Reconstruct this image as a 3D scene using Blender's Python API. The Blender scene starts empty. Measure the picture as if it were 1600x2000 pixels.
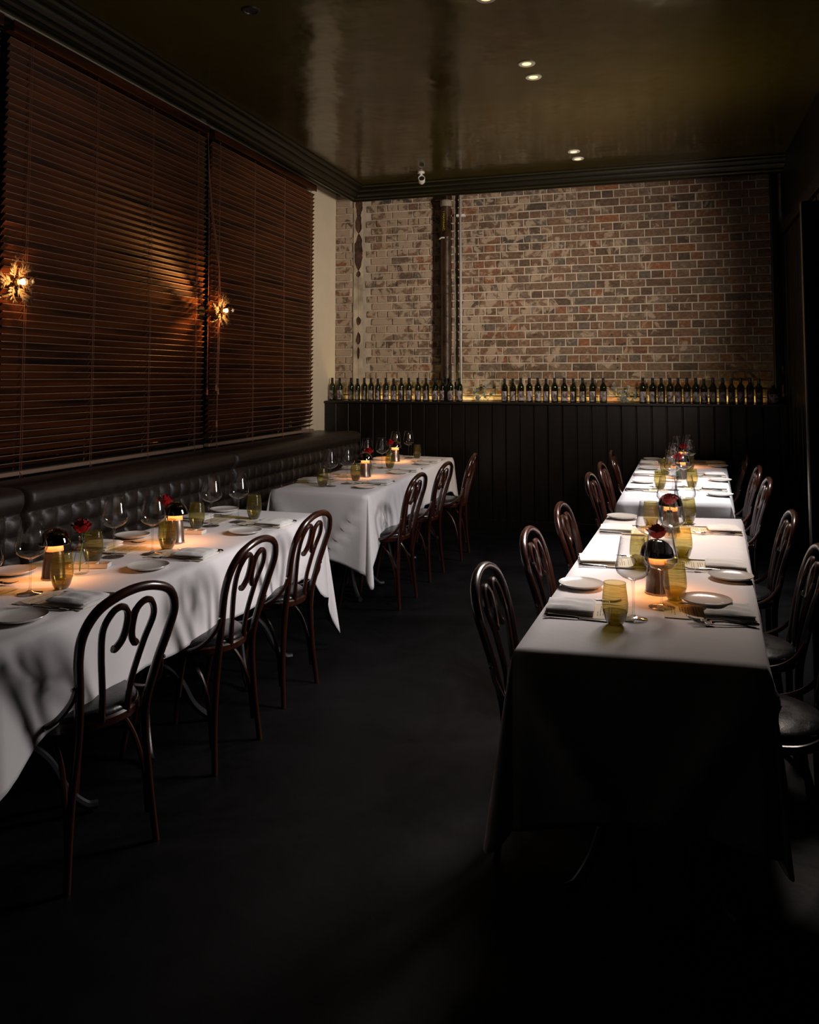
import bpy, math, random
from mathutils import Vector, Matrix, noise
R = math.radians
PI = math.pi
sc = bpy.context.scene

# ------------------------------------------------------------------ camera
cam_d = bpy.data.cameras.new('camera')
cam = bpy.data.objects.new('camera', cam_d)
sc.collection.objects.link(cam)
cam.location = (0, 0, 1.5)
cam.rotation_euler = (R(93.5), 0, R(17.45))
cam_d.sensor_width = 36
cam_d.lens = 28.8
cam_d.shift_y = -0.18
cam_d.clip_start = 0.05
sc.camera = cam

# ------------------------------------------------------------------ world, exposure
w = bpy.data.worlds.new('night')
sc.world = w
w.use_nodes = True
w.node_tree.nodes['Background'].inputs[0].default_value = (0.6, 0.65, 0.8, 1)
w.node_tree.nodes['Background'].inputs[1].default_value = 0.0006
sc.view_settings.view_transform = 'Standard'
sc.view_settings.look = 'None'
sc.view_settings.exposure = 0.0
sc.view_settings.gamma = 1.0
sc.view_settings.use_curve_mapping = False
sc.cycles.transparent_max_bounces = 64
sc.cycles.max_bounces = 8
sc.cycles.caustics_reflective = False
sc.cycles.caustics_refractive = False
sc.cycles.sample_clamp_indirect = 3.0


def area(name, loc, target, sx, sy, power, col, spread=180):
    d = bpy.data.lights.new(name, 'AREA')
    d.shape = 'RECTANGLE'
    d.size, d.size_y = sx, sy
    d.energy = power
    d.color = col
    d.spread = R(spread)
    o = bpy.data.objects.new(name, d)
    sc.collection.objects.link(o)
    o.location = loc
    v = Vector(target) - Vector(loc)
    o.rotation_euler = v.to_track_quat('-Z', 'Y').to_euler()
    return o


# photographer's softboxes, the shelf strip and an added ceiling fill
area('softbox_aisle', (-0.25, 3.75, 1.60), (-2.6, 3.35, 0.95), 0.35, 0.75, 28, (1.0, 0.93, 0.92), 165)
area('softbox_right', (0.85, 5.9, 2.75), (-0.1, 5.9, 0.7), 0.5, 0.5, 23, (1.0, 0.95, 0.97), 76)
area('softbox_table', (0.25, 5.0, 2.6), (-0.10, 3.9, 0.75), 0.45, 0.45, 8.5, (1.0, 0.85, 0.76), 62)
area('softbox_brick', (0.75, 5.1, 2.25), (-2.35, 8.4, 2.35), 0.30, 0.45, 32, (1.0, 0.84, 0.69), 84)
area('ceiling_fill', (-0.05, 6.0, 2.3), (-0.30, 5.75, 3.54), 0.9, 0.9, 6, (1.0, 0.86, 0.52), 120)  # added uplight without a real fitting, brightens the dark ceiling
area('shelf_strip', (-1.25, 8.36, 1.268), (-1.25, 8.40, 1.5), 4.2, 0.012, 5.5, (1.0, 0.74, 0.28))

# ------------------------------------------------------------------ helpers
COL = sc.collection


class MB:
    def __init__(s):
        s.v = []; s.f = []

    def add(s, vs, fs):
        n = len(s.v)
        s.v += [tuple(p) for p in vs]
        s.f += [tuple(i + n for i in f) for f in fs]
        return s

    def box(s, x0, x1, y0, y1, z0, z1):
        return s.add([(x0, y0, z0), (x1, y0, z0), (x1, y1, z0), (x0, y1, z0), (x0, y0, z1), (x1, y0, z1), (x1, y1, z1), (x0, y1, z1)],
                     [(3, 2, 1, 0), (4, 5, 6, 7), (0, 1, 5, 4), (1, 2, 6, 5), (2, 3, 7, 6), (3, 0, 4, 7)])

    def cbox(s, x0, x1, y0, y1, z0, z1, b):
        """box with chamfered edges (top and verticals)"""
        ring = lambda a, z: [(x0 + a, y0, z), (x1 - a, y0, z), (x1, y0 + a, z), (x1, y1 - a, z), (x1 - a, y1, z), (x0 + a, y1, z), (x0, y1 - a, z), (x0, y0 + a, z)]
        ins = lambda z: [(x0 + 2 * b, y0 + b, z), (x1 - 2 * b, y0 + b, z), (x1 - b, y0 + 2 * b, z), (x1 - b, y1 - 2 * b, z), (x1 - 2 * b, y1 - b, z), (x0 + 2 * b, y1 - b, z), (x0 + b, y1 - 2 * b, z), (x0 + b, y0 + 2 * b, z)]
        rs = [ins(z0), ring(b, z0 + b), ring(b, z1 - b), ins(z1)]
        n = 8
        fs = []
        for k in range(3):
            for i in range(n):
                fs.append((k * n + i, k * n + (i + 1) % n, (k + 1) * n + (i + 1) % n, (k + 1) * n + i))
        fs.append(tuple(reversed(range(n)))); fs.append(tuple(range(3 * n, 4 * n)))
        return s.add(sum(rs, []), fs)

    def tube(s, pts, r, n=8, closed=False):
        pts = [Vector(p) for p in pts]
        m = len(pts)
        if not isinstance(r, (list, tuple)): r = [r] * m
        tg = []
        for i in range(m):
            a = pts[(i - 1) % m] if (closed or i > 0) else pts[i]
            b = pts[(i + 1) % m] if (closed or i < m - 1) else pts[i]
            tg.append((b - a).normalized())
        up = Vector((0, 0, 1)) if abs(tg[0].z) < 0.9 else Vector((1, 0, 0))
        nrm = (up - tg[0] * up.dot(tg[0])).normalized()
        vs = []
        for i in range(m):
            nrm = (nrm - tg[i] * nrm.dot(tg[i])).normalized()
            bn = tg[i].cross(nrm)
            for k in range(n):
                a = 2 * PI * k / n
                vs.append(pts[i] + (nrm * math.cos(a) + bn * math.sin(a)) * r[i])
        fs = []
        for i in range(m if closed else m - 1):
            j = (i + 1) % m
            for k in range(n):
                fs.append((i * n + k, i * n + (k + 1) % n, j * n + (k + 1) % n, j * n + k))
        if not closed:
            fs.append(tuple(reversed(range(n)))); fs.append(tuple(range((m - 1) * n, m * n)))
        return s.add(vs, fs)

    def lathe(s, prof, n=24, M=None, sx=1.0):
        vs = []; fs = []; rings = []
        for (r, z) in prof:
            if r < 1e-5:
                rings.append([len(vs)]); vs.append(Vector((0, 0, z)))
            else:
                rings.append(list(range(len(vs), len(vs) + n)))
                vs += [Vector((r * math.cos(2 * PI * k / n) * sx, r * math.sin(2 * PI * k / n), z)) for k in range(n)]
        for a, b in zip(rings, rings[1:]):
            if len(a) == 1 and len(b) == 1: continue
            for k in range(n):
                k2 = (k + 1) % n
                if len(a) == 1: fs.append((a[0], b[k2], b[k]))
                elif len(b) == 1: fs.append((a[k], a[k2], b[0]))
                else: fs.append((a[k], a[k2], b[k2], b[k]))
        if M is not None: vs = [M @ v for v in vs]
        return s.add(vs, fs)

    def grid(s, nu, nv, fn):
        vs = [fn(i / nu, j / nv) for j in range(nv + 1) for i in range(nu + 1)]
        fs = [(j * (nu + 1) + i, j * (nu + 1) + i + 1, (j + 1) * (nu + 1) + i + 1, (j + 1) * (nu + 1) + i) for j in range(nv) for i in range(nu)]
        return s.add(vs, fs)

    def mesh(s, name, mat, smooth=True):
        me = bpy.data.meshes.new(name)
        me.from_pydata(s.v, [], s.f)
        me.polygons.foreach_set('use_smooth', [smooth] * len(me.polygons))
        if smooth:
            try: me.set_sharp_from_angle(angle=R(40))
            except Exception: pass
        me.materials.append(mat)
        me.update()
        return me

    def obj(s, name, mat, parent=None, smooth=True):
        return link(name, s.mesh(name, mat, smooth), parent)


def link(name, me, parent=None, loc=None, rot=None):
    o = bpy.data.objects.new(name, me)
    COL.objects.link(o)
    if parent is not None: o.parent = parent
    if loc is not None: o.location = loc
    if rot is not None: o.rotation_euler = rot
    return o


def thing(name, label, cat, loc=(0, 0, 0), rz=0.0, group=None):
    o = bpy.data.objects.new(name, None)
    o.empty_display_size = 0.05
    COL.objects.link(o)
    o.location = loc; o.rotation_euler = (0, 0, rz)
    return tag(o, label, cat, group)


def tag(o, label, cat, group=None):
    o['label'] = label; o['category'] = cat
    if group: o['group'] = group
    return o


def struct(o):
    o['kind'] = 'structure'
    return o


KIDS = {}


def dup(root, loc, rz, label, group=None):
    r = root.copy(); COL.objects.link(r)
    r.location = loc; r.rotation_euler = (0, 0, rz); r['label'] = label
    if group: r['group'] = group
    elif 'group' in r: del r['group']
    if root.name not in KIDS:
        KIDS[root.name] = [(c, list(c.children)) for c in root.children]
    for c, gs in KIDS[root.name]:
        k = c.copy(); COL.objects.link(k); k.parent = r
        for g in gs:
            q = g.copy(); COL.objects.link(q); q.parent = k
    return r


class Kit:
    """first call places the prototype itself, later calls place copies"""
    def __init__(s, make): s.make = make; s.p = None; s.used = False

    def put(s, loc, rz, label, group):
        if s.p is None:
            s.p = s.make()
            bpy.context.view_layer.update()
            KIDS[s.p.name] = [(c, list(c.children)) for c in s.p.children]
            s.p.location = loc; s.p.rotation_euler = (0, 0, rz)
            s.p['label'] = label
            if group: s.p['group'] = group
            return s.p
        return dup(s.p, loc, rz, label, group)


def spline(P, n=6, closed=False):
    P = [Vector(p) for p in P]
    out = []
    m = len(P)
    for i in range(m if closed else m - 1):
        a = P[(i - 1) % m] if (closed or i > 0) else P[0] * 2 - P[1]
        b = P[i]; c = P[(i + 1) % m]
        d = P[(i + 2) % m] if (closed or i < m - 2) else P[-1] * 2 - P[-2]
        for k in range(n):
            t = k / n
            out.append(0.5 * ((2 * b) + (c - a) * t + (2 * a - 5 * b + 4 * c - d) * t * t + (3 * b - a - 3 * c + d) * t ** 3))
    if not closed: out.append(P[-1])
    return out


# ------------------------------------------------------------------ materials
MATS = {}


def nt(name):
    m = bpy.data.materials.new(name)
    m.use_nodes = True
    t = m.node_tree
    return m, t, t.nodes['Principled BSDF']


def N(t, typ, **kw):
    n = t.nodes.new(typ)
    for k, v in kw.items():
        if k.startswith('_'): setattr(n, k[1:], v)
        else: n.inputs[k.replace('_', ' ')].default_value = v
    return n


def princ(name, col, rough=0.5, metal=0.0, coat=0.0, bump=0.0, bscale=30.0, var=0.0, vscale=4.0, rvar=0.0, stretch=(1, 1, 1), spec=0.5, sheen=0.0, emis=None, estr=0.0, coords='Object'):
    if name in MATS: return MATS[name]
    m, t, b = nt(name)
    b.inputs['Base Color'].default_value = (*col, 1)
    b.inputs['Roughness'].default_value = rough
    b.inputs['Metallic'].default_value = metal
    b.inputs['Coat Weight'].default_value = coat
    b.inputs['Coat Roughness'].default_value = 0.12
    b.inputs['Specular IOR Level'].default_value = spec
    b.inputs['Sheen Weight'].default_value = sheen
    if emis:
        b.inputs['Emission Color'].default_value = (*emis, 1)
        b.inputs['Emission Strength'].default_value = estr
    tc = N(t, 'ShaderNodeTexCoord'); mp = N(t, 'ShaderNodeMapping')
    mp.inputs['Scale'].default_value = stretch
    t.links.new(tc.outputs[coords], mp.inputs[0])
    if bump:
        nz = N(t, 'ShaderNodeTexNoise', Scale=bscale, Detail=5.0)
        t.links.new(mp.outputs[0], nz.inputs['Vector'])
        bp = N(t, 'ShaderNodeBump', Strength=1.0, Distance=bump)
        t.links.new(nz.outputs[0], bp.inputs['Height'])
        t.links.new(bp.outputs[0], b.inputs['Normal'])
    if var or rvar:
        nz = N(t, 'ShaderNodeTexNoise', Scale=vscale, Detail=6.0, Roughness=0.6)
        t.links.new(mp.outputs[0], nz.inputs['Vector'])
        if var:
            mr = N(t, 'ShaderNodeMapRange', From_Min=0.3, From_Max=0.7, To_Min=1 - var, To_Max=1 + var)
            t.links.new(nz.outputs[0], mr.inputs[0])
            mx = N(t, 'ShaderNodeVectorMath', _operation='SCALE')
            mx.inputs[0].default_value = col
            t.links.new(mr.outputs[0], mx.inputs['Scale'])
            t.links.new(mx.outputs[0], b.inputs['Base Color'])
        if rvar:
            mr = N(t, 'ShaderNodeMapRange', From_Min=0.3, From_Max=0.7, To_Min=max(0, rough - rvar), To_Max=rough + rvar)
            t.links.new(nz.outputs[0], mr.inputs[0])
            t.links.new(mr.outputs[0], b.inputs['Roughness'])
    MATS[name] = m
    return m


def glassy(name, tint, edge, diff=None, dfac=0.0, rib=0.0, refl=0.75, pw=3.5):
    """thin walled glass: tinted transparency that darkens and mirrors towards the edge"""
    m, t, b = nt(name)
    t.nodes.remove(b)
    out = t.nodes['Material Output']
    lw = N(t, 'ShaderNodeLayerWeight', Blend=0.5)
    p4 = N(t, 'ShaderNodeMath', _operation='POWER'); p4.inputs[1].default_value = pw
    t.links.new(lw.outputs['Facing'], p4.inputs[0])
    cm = N(t, 'ShaderNodeMix', _data_type='RGBA')
    cm.inputs['A'].default_value = (*tint, 1); cm.inputs['B'].default_value = (*edge, 1)
    t.links.new(p4.outputs[0], cm.inputs['Factor'])
    tr = N(t, 'ShaderNodeBsdfTransparent'); t.links.new(cm.outputs['Result'], tr.inputs[0])
    gl = N(t, 'ShaderNodeBsdfGlossy', Roughness=0.03)
    gl.inputs['Color'].default_value = (1, 1, 1, 1)
    if rib:
        tc = N(t, 'ShaderNodeTexCoord'); mp = N(t, 'ShaderNodeMapping'); mp.inputs['Scale'].default_value = (8, 8, 1)
        wv = N(t, 'ShaderNodeTexNoise', Scale=1.0, Detail=2.0)
        mp.inputs['Scale'].default_value = (6, 6, 420)
        t.links.new(tc.outputs['Object'], mp.inputs[0]); t.links.new(mp.outputs[0], wv.inputs[0])
        bp = N(t, 'ShaderNodeBump', Strength=0.6, Distance=0.001)
        t.links.new(wv.outputs[0], bp.inputs['Height']); t.links.new(bp.outputs[0], gl.inputs['Normal'])
        mm = N(t, 'ShaderNodeMapRange', From_Min=0.3, From_Max=0.7, To_Min=1 - rib, To_Max=1 + rib)
        t.links.new(wv.outputs[0], mm.inputs[0])
        sm = N(t, 'ShaderNodeVectorMath', _operation='SCALE')
        t.links.new(cm.outputs['Result'], sm.inputs[0]); t.links.new(mm.outputs[0], sm.inputs['Scale'])
        t.links.new(sm.outputs[0], tr.inputs[0])
    f = N(t, 'ShaderNodeMapRange', From_Min=0.0, From_Max=1.0, To_Min=0.06, To_Max=refl)
    t.links.new(p4.outputs[0], f.inputs[0])
    base = tr
    if diff:
        df = N(t, 'ShaderNodeBsdfDiffuse'); df.inputs[0].default_value = (*diff, 1)
        tl = N(t, 'ShaderNodeBsdfTranslucent'); tl.inputs[0].default_value = (*diff, 1)
        m1 = N(t, 'ShaderNodeMixShader'); m1.inputs[0].default_value = 0.5
        t.links.new(df.outputs[0], m1.inputs[1]); t.links.new(tl.outputs[0], m1.inputs[2])
        m2 = N(t, 'ShaderNodeMixShader'); m2.inputs[0].default_value = dfac
        t.links.new(tr.outputs[0], m2.inputs[1]); t.links.new(m1.outputs[0], m2.inputs[2])
        base = m2
    ms = N(t, 'ShaderNodeMixShader')
    t.links.new(f.outputs[0], ms.inputs[0]); t.links.new(base.outputs[0], ms.inputs[1]); t.links.new(gl.outputs[0], ms.inputs[2])
    t.links.new(ms.outputs[0], out.inputs[0])
    MATS[name] = m
    return m


M_cloth = princ('white_linen', (0.80, 0.77, 0.77), 0.85, bump=0.0025, bscale=9, sheen=0.15, var=0.03, vscale=3)
M_napkin = princ('napkin_cotton', (0.82, 0.80, 0.77), 0.85, bump=0.002, bscale=35)
M_wood = princ('bentwood', (0.030, 0.0065, 0.003), 0.28, coat=0.6, var=0.35, vscale=14, stretch=(1, 1, 0.3))
M_vinyl = princ('black_vinyl', (0.006, 0.006, 0.007), 0.28, bump=0.0006, bscale=120, rvar=0.08, vscale=9)
M_leather = princ('brown_leather', (0.022, 0.015, 0.011), 0.48, bump=0.0008, bscale=140, rvar=0.08, vscale=12, spec=0.6)
def slat_mat():
    m, t, b = nt('slat_wood')
    oi = N(t, 'ShaderNodeObjectInfo'); tc = N(t, 'ShaderNodeTexCoord'); mp = N(t, 'ShaderNodeMapping')
    mp.inputs['Scale'].default_value = (20, 1.1, 20)
    t.links.new(tc.outputs['Object'], mp.inputs[0])
    nz = N(t, 'ShaderNodeTexNoise', _noise_dimensions='4D', Scale=1.0, Detail=3.0)
    ml = N(t, 'ShaderNodeMath', _operation='MULTIPLY'); ml.inputs[1].default_value = 40.0
    t.links.new(oi.outputs['Random'], ml.inputs[0]); t.links.new(ml.outputs[0], nz.inputs['W']); t.links.new(mp.outputs[0], nz.inputs['Vector'])
    cr = N(t, 'ShaderNodeValToRGB'); e = cr.color_ramp.elements
    e[0].position = 0.34; e[0].color = (0.010, 0.004, 0.002, 1); e[1].position = 0.70; e[1].color = (0.10, 0.026, 0.005, 1)
    t.links.new(nz.outputs[0], cr.inputs[0]); t.links.new(cr.outputs[0], b.inputs['Base Color'])
    b.inputs['Roughness'].default_value = 0.46; b.inputs['Specular IOR Level'].default_value = 0.35
    return m


M_slat = slat_mat()
M_edge = princ('slat_edge_highlight', (0.24, 0.155, 0.11), 0.4)  # lighter than the slats: light caught on the edges, painted in
M_cord = princ('cord', (0.20, 0.08, 0.04), 0.7)
M_tassel = princ('tassel_wood', (0.35, 0.12, 0.05), 0.4)
M_black = princ('black_steel', (0.012, 0.012, 0.013), 0.4, bump=0.0003, bscale=60)
M_trim = princ('dark_olive_gloss', (0.006, 0.005, 0.0015), 0.36, bump=0.0006, bscale=18)
M_board = princ('dark_board', (0.0045, 0.003, 0.002), 0.36, spec=0.4, var=0.5, vscale=5, stretch=(6, 6, 0.5), bump=0.0006, bscale=14)
M_plaster = princ('cream_plaster', (0.62, 0.54, 0.42), 0.8, bump=0.001, bscale=14, var=0.04)
M_plate = princ('porcelain', (0.74, 0.71, 0.66), 0.22, coat=0.4)
M_steel = princ('cutlery_steel', (0.62, 0.60, 0.58), 0.14, metal=1.0)
M_menu = princ('menu_card', (0.72, 0.63, 0.46), 0.8)
M_ink = princ('menu_ink', (0.12, 0.09, 0.07), 0.8)
M_stem = princ('rose_stem', (0.10, 0.22, 0.05), 0.5)
M_ribbon = princ('black_ribbon', (0.01, 0.01, 0.01), 0.5)
M_rose = princ('rose_petal', (0.26, 0.002, 0.005), 0.7, var=0.5, vscale=60, spec=0.2)
M_chrome = princ('dome_chrome', (0.30, 0.28, 0.27), 0.06, metal=1.0)
M_body = princ('lamp_body_metal', (0.38, 0.30, 0.25), 0.28, metal=0.93, rvar=0.05, vscale=20, stretch=(1, 1, 0.02))
M_led = princ('lamp_glow', (1, 0.6, 0.3), 0.5, emis=(1.0, 0.38, 0.11), estr=88)
M_dif = princ('lamp_diffuser', (0.35, 0.22, 0.12), 0.5, emis=(1.0, 0.46, 0.18), estr=0.2)
M_foil = princ('bottle_capsule', (0.012, 0.012, 0.014), 0.3)
M_pipe = princ('rusty_pipe', (0.026, 0.012, 0.005), 0.36, var=0.75, vscale=9, bump=0.003, bscale=25, rvar=0.15)
M_conduit = princ('grey_conduit', (0.28, 0.27, 0.25), 0.4, metal=0.3)
M_dark = princ('void_black', (0.003, 0.003, 0.003), 0.6)
M_white = princ('white_metal', (0.7, 0.68, 0.66), 0.35)
M_leafmetal = princ('leaf_metal', (0.020, 0.017, 0.014), 0.55, spec=0.12)
M_brass = princ('brass', (0.62, 0.42, 0.16), 0.28, metal=1.0)
M_lgrey = princ('leaf_grey', (0.22, 0.23, 0.20), 0.6, var=0.7, vscale=30)
M_blue = princ('blue_cloth', (0.02, 0.10, 0.55), 0.6)
M_yel = princ('yellow_paint', (0.42, 0.34, 0.02), 0.6)
M_down = princ('downlight_glow', (1, 0.7, 0.4), 0.5, emis=(1.0, 0.55, 0.22), estr=2.6)
M_fil = princ('bulb_glow', (1, 0.7, 0.4), 0.5, emis=(1.0, 0.66, 0.34), estr=9)
G_clear = glassy('clear_glass', (0.96, 0.96, 0.96), (0.08, 0.08, 0.08), pw=2.3, refl=0.7)
G_vase = glassy('vase_glass', (0.88, 0.92, 0.90), (0.35, 0.40, 0.38), refl=0.6)
G_olive = glassy('olive_glass', (0.79, 0.73, 0.42), (0.32, 0.27, 0.07), diff=(0.28, 0.24, 0.06), dfac=0.16, rib=0.26, refl=0.5)
G_base = glassy('olive_base', (0.62, 0.54, 0.22), (0.16, 0.13, 0.03), diff=(0.16, 0.13, 0.03), dfac=0.15, refl=0.7, pw=2.0)
G_bottle = glassy('bottle_glass', (0.20, 0.20, 0.04), (0.03, 0.04, 0.01), diff=(0.02, 0.025, 0.006), dfac=0.25, refl=0.6)
G_bulb = glassy('bulb_glass', (0.98, 0.95, 0.9), (0.6, 0.5, 0.4))
G_pane = glassy('night_pane', (0.5, 0.5, 0.5), (0.2, 0.2, 0.2))


def label_mat():
    m, t, b = nt('wine_label')
    tc = N(t, 'ShaderNodeTexCoord'); oi = N(t, 'ShaderNodeObjectInfo')
    mp = N(t, 'ShaderNodeMapping'); mp.inputs['Scale'].default_value = (24, 24, 20)
    t.links.new(tc.outputs['Object'], mp.inputs[0])
    nz = N(t, 'ShaderNodeTexNoise', _noise_dimensions='4D', Scale=1.3, Detail=4.0, Distortion=0.8)
    t.links.new(mp.outputs[0], nz.inputs['Vector'])
    ml = N(t, 'ShaderNodeMath', _operation='MULTIPLY'); ml.inputs[1].default_value = 5.0
    t.links.new(oi.outputs['Random'], ml.inputs[0]); t.links.new(ml.outputs[0], nz.inputs['W'])
    cr = N(t, 'ShaderNodeValToRGB')
    e = cr.color_ramp.elements
    e[0].position = 0.38; e[0].color = (0.015, 0.012, 0.012, 1)
    e[1].position = 0.56; e[1].color = (0.30, 0.26, 0.27, 1)
    x = cr.color_ramp.elements.new(0.47); x.color = (0.12, 0.08, 0.07, 1)
    t.links.new(nz.outputs[0], cr.inputs[0]); t.links.new(cr.outputs[0], b.inputs['Base Color'])
    b.inputs['Roughness'].default_value = 0.55
    return m


M_label = label_mat()


def brick_mat(name, per_object):
    m, t, b = nt(name)
    g = N(t, 'ShaderNodeNewGeometry')
    if per_object:
        rn = N(t, 'ShaderNodeObjectInfo').outputs['Random']
    else:
        a = N(t, 'ShaderNodeAttribute', _attribute_name='rnd'); rn = a.outputs['Fac']
    cr = N(t, 'ShaderNodeValToRGB')
    cols = [(0.0, (0.075, 0.052, 0.036)), (0.22, (0.145, 0.082, 0.048)), (0.42, (0.155, 0.115, 0.082)), (0.58, (0.175, 0.092, 0.052)), (0.74, (0.10, 0.085, 0.068)), (0.93, (0.21, 0.085, 0.038)), (1.0, (0.05, 0.042, 0.036))]
    els = cr.color_ramp.elements
    els[0].position, els[0].color = 0.0, (*cols[0][1], 1)
    els[1].position, els[1].color = 1.0, (*cols[-1][1], 1)
    for p, c in cols[1:-1]:
        q = els.new(p); q.color = (*c, 1)
    t.links.new(rn, cr.inputs[0])
    # grain inside one brick
    mp = N(t, 'ShaderNodeMapping'); mp.inputs['Scale'].default_value = (1, 1, 1.5)
    t.links.new(g.outputs['Position'], mp.inputs[0])
    n1 = N(t, 'ShaderNodeTexNoise', Scale=26.0, Detail=7.0, Roughness=0.7)
    t.links.new(mp.outputs[0], n1.inputs['Vector'])
    m1 = N(t, 'ShaderNodeMapRange', From_Min=0.32, From_Max=0.68, To_Min=0.45, To_Max=1.55)
    t.links.new(n1.outputs[0], m1.inputs[0])
    sc1 = N(t, 'ShaderNodeVectorMath', _operation='SCALE')
    t.links.new(cr.outputs[0], sc1.inputs[0]); t.links.new(m1.outputs[0], sc1.inputs['Scale'])
    # remnants of old whitewash, much more of it on the left half of the wall
    n2 = N(t, 'ShaderNodeTexNoise', Scale=9.0, Detail=8.0, Roughness=0.62, Distortion=0.7)
    t.links.new(g.outputs['Position'], n2.inputs['Vector'])
    sx = N(t, 'ShaderNodeSeparateXYZ'); t.links.new(g.outputs['Position'], sx.inputs[0])
    th = N(t, 'ShaderNodeMapRange', From_Min=-3.4, From_Max=0.9, To_Min=0.43, To_Max=0.65)
    t.links.new(sx.outputs['X'], th.inputs[0])
    sub = N(t, 'ShaderNodeMath', _operation='SUBTRACT')
    t.links.new(n2.outputs[0], sub.inputs[0]); t.links.new(th.outputs[0], sub.inputs[1])
    mk = N(t, 'ShaderNodeMapRange', From_Min=-0.02, From_Max=0.05, To_Min=0.0, To_Max=0.85)
    t.links.new(sub.outputs[0], mk.inputs[0])
    mx = N(t, 'ShaderNodeMix', _data_type='RGBA')
    t.links.new(mk.outputs[0], mx.inputs['Factor']); t.links.new(sc1.outputs[0], mx.inputs['A'])
    mx.inputs['B'].default_value = (0.37, 0.285, 0.205, 1)
    t.links.new(mx.outputs['Result'], b.inputs['Base Color'])
    b.inputs['Roughness'].default_value = 0.9
    bp = N(t, 'ShaderNodeBump', Strength=1.0, Distance=0.006)
    t.links.new(n1.outputs[0], bp.inputs['Height']); t.links.new(bp.outputs[0], b.inputs['Normal'])
    return m


M_brick = brick_mat('brick_face', True)
M_brick2 = brick_mat('brick_face_joined', False)
M_strip = princ('chase_plaster', (0.40, 0.33, 0.25), 0.9, bump=0.004, bscale=16, var=0.35, vscale=7)
M_mortar = princ('mortar', (0.44, 0.37, 0.29), 0.9, bump=0.004, bscale=40, var=0.25, vscale=6)


def floor_mat():
    m, t, b = nt('black_concrete')
    tc = N(t, 'ShaderNodeTexCoord')
    n1 = N(t, 'ShaderNodeTexNoise', Scale=1.7, Detail=9.0, Roughness=0.68, Distortion=0.6)
    t.links.new(tc.outputs['Object'], n1.inputs['Vector'])
    cr = N(t, 'ShaderNodeValToRGB'); e = cr.color_ramp.elements
    e[0].position = 0.35; e[0].color = (0.0016, 0.0016, 0.0017, 1); e[1].position = 0.75; e[1].color = (0.0075, 0.007, 0.0075, 1)
    t.links.new(n1.outputs[0], cr.inputs[0]); t.links.new(cr.outputs[0], b.inputs['Base Color'])
    mr = N(t, 'ShaderNodeMapRange', From_Min=0.3, From_Max=0.7, To_Min=0.45, To_Max=0.7)
    t.links.new(n1.outputs[0], mr.inputs[0]); t.links.new(mr.outputs[0], b.inputs['Roughness'])
    b.inputs['Specular IOR Level'].default_value = 0.08
    bp = N(t, 'ShaderNodeBump', Strength=0.5, Distance=0.003)
    n2 = N(t, 'ShaderNodeTexNoise', Scale=22.0, Detail=5.0)
    t.links.new(tc.outputs['Object'], n2.inputs['Vector']); t.links.new(n2.outputs[0], bp.inputs['Height'])
    t.links.new(bp.outputs[0], b.inputs['Normal'])
    return m


def ceil_mat():
    m, t, b = nt('gloss_olive_ceiling')
    b.inputs['Base Color'].default_value = (0.042, 0.031, 0.006, 1)
    b.inputs['Roughness'].default_value = 0.16
    b.inputs['Specular IOR Level'].default_value = 0.55
    tc = N(t, 'ShaderNodeTexCoord')
    n1 = N(t, 'ShaderNodeTexNoise', Scale=2.2, Detail=3.0)
    t.links.new(tc.outputs['Object'], n1.inputs['Vector'])
    bp = N(t, 'ShaderNodeBump', Strength=1.0, Distance=0.012)
    t.links.new(n1.outputs[0], bp.inputs['Height']); t.links.new(bp.outputs[0], b.inputs['Normal'])
    mr = N(t, 'ShaderNodeMapRange', From_Min=0.3, From_Max=0.7, To_Min=0.10, To_Max=0.22)
    t.links.new(n1.outputs[0], mr.inputs[0]); t.links.new(mr.outputs[0], b.inputs['Roughness'])
    return m


# ------------------------------------------------------------------ room shell
ZC = 3.54
XL, XR, YB = -3.5, 1.06, 8.40
struct(MB().box(-3.75, 1.25, 0.3, 8.55, -0.06, 0.0).obj('floor', floor_mat(), smooth=False))
struct(MB().box(-3.75, 1.25, 0.3, 8.55, ZC, ZC + 0.06).obj('ceiling', ceil_mat(), smooth=False))

# back wall: mortar bed with individual bricks standing proud
wb = struct(MB().box(-3.62, 1.16, YB, YB + 0.14, 0.0, ZC).obj('wall_back', M_mortar, smooth=False))
rng = random.Random(5)


def brick_geo(wd, ht, rg, dp=0.012):
    j = lambda a: rg.uniform(-a, a)
    x, z = wd / 2, ht / 2
    c = [(-x + j(.002), 0.004, -z + j(.0015)), (x + j(.002), 0.004, -z + j(.0015)), (x + j(.002), 0.004, z + j(.0015)), (-x + j(.002), 0.004, z + j(.0015))]
    b = 0.005
    d = -dp + j(.003)
    f = [(-x + b + j(.002), d + j(.002), -z + b + j(.0015)), (0 + j(.02), d + j(.0025), -z + b + j(.002)), (x - b + j(.002), d + j(.002), -z + b + j(.0015)),
         (x - b + j(.002), d + j(.002), z - b + j(.0015)), (0 + j(.02), d + j(.0025), z - b + j(.002)), (-x + b + j(.002), d + j(.002), z - b + j(.0015))]
    vs = c + f
    fs = [(4, 5, 8, 9), (5, 6, 7, 8), (0, 1, 6, 5, 4), (1, 2, 7, 6), (2, 3, 9, 8, 7), (3, 0, 4, 9)]
    return vs, fs


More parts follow.
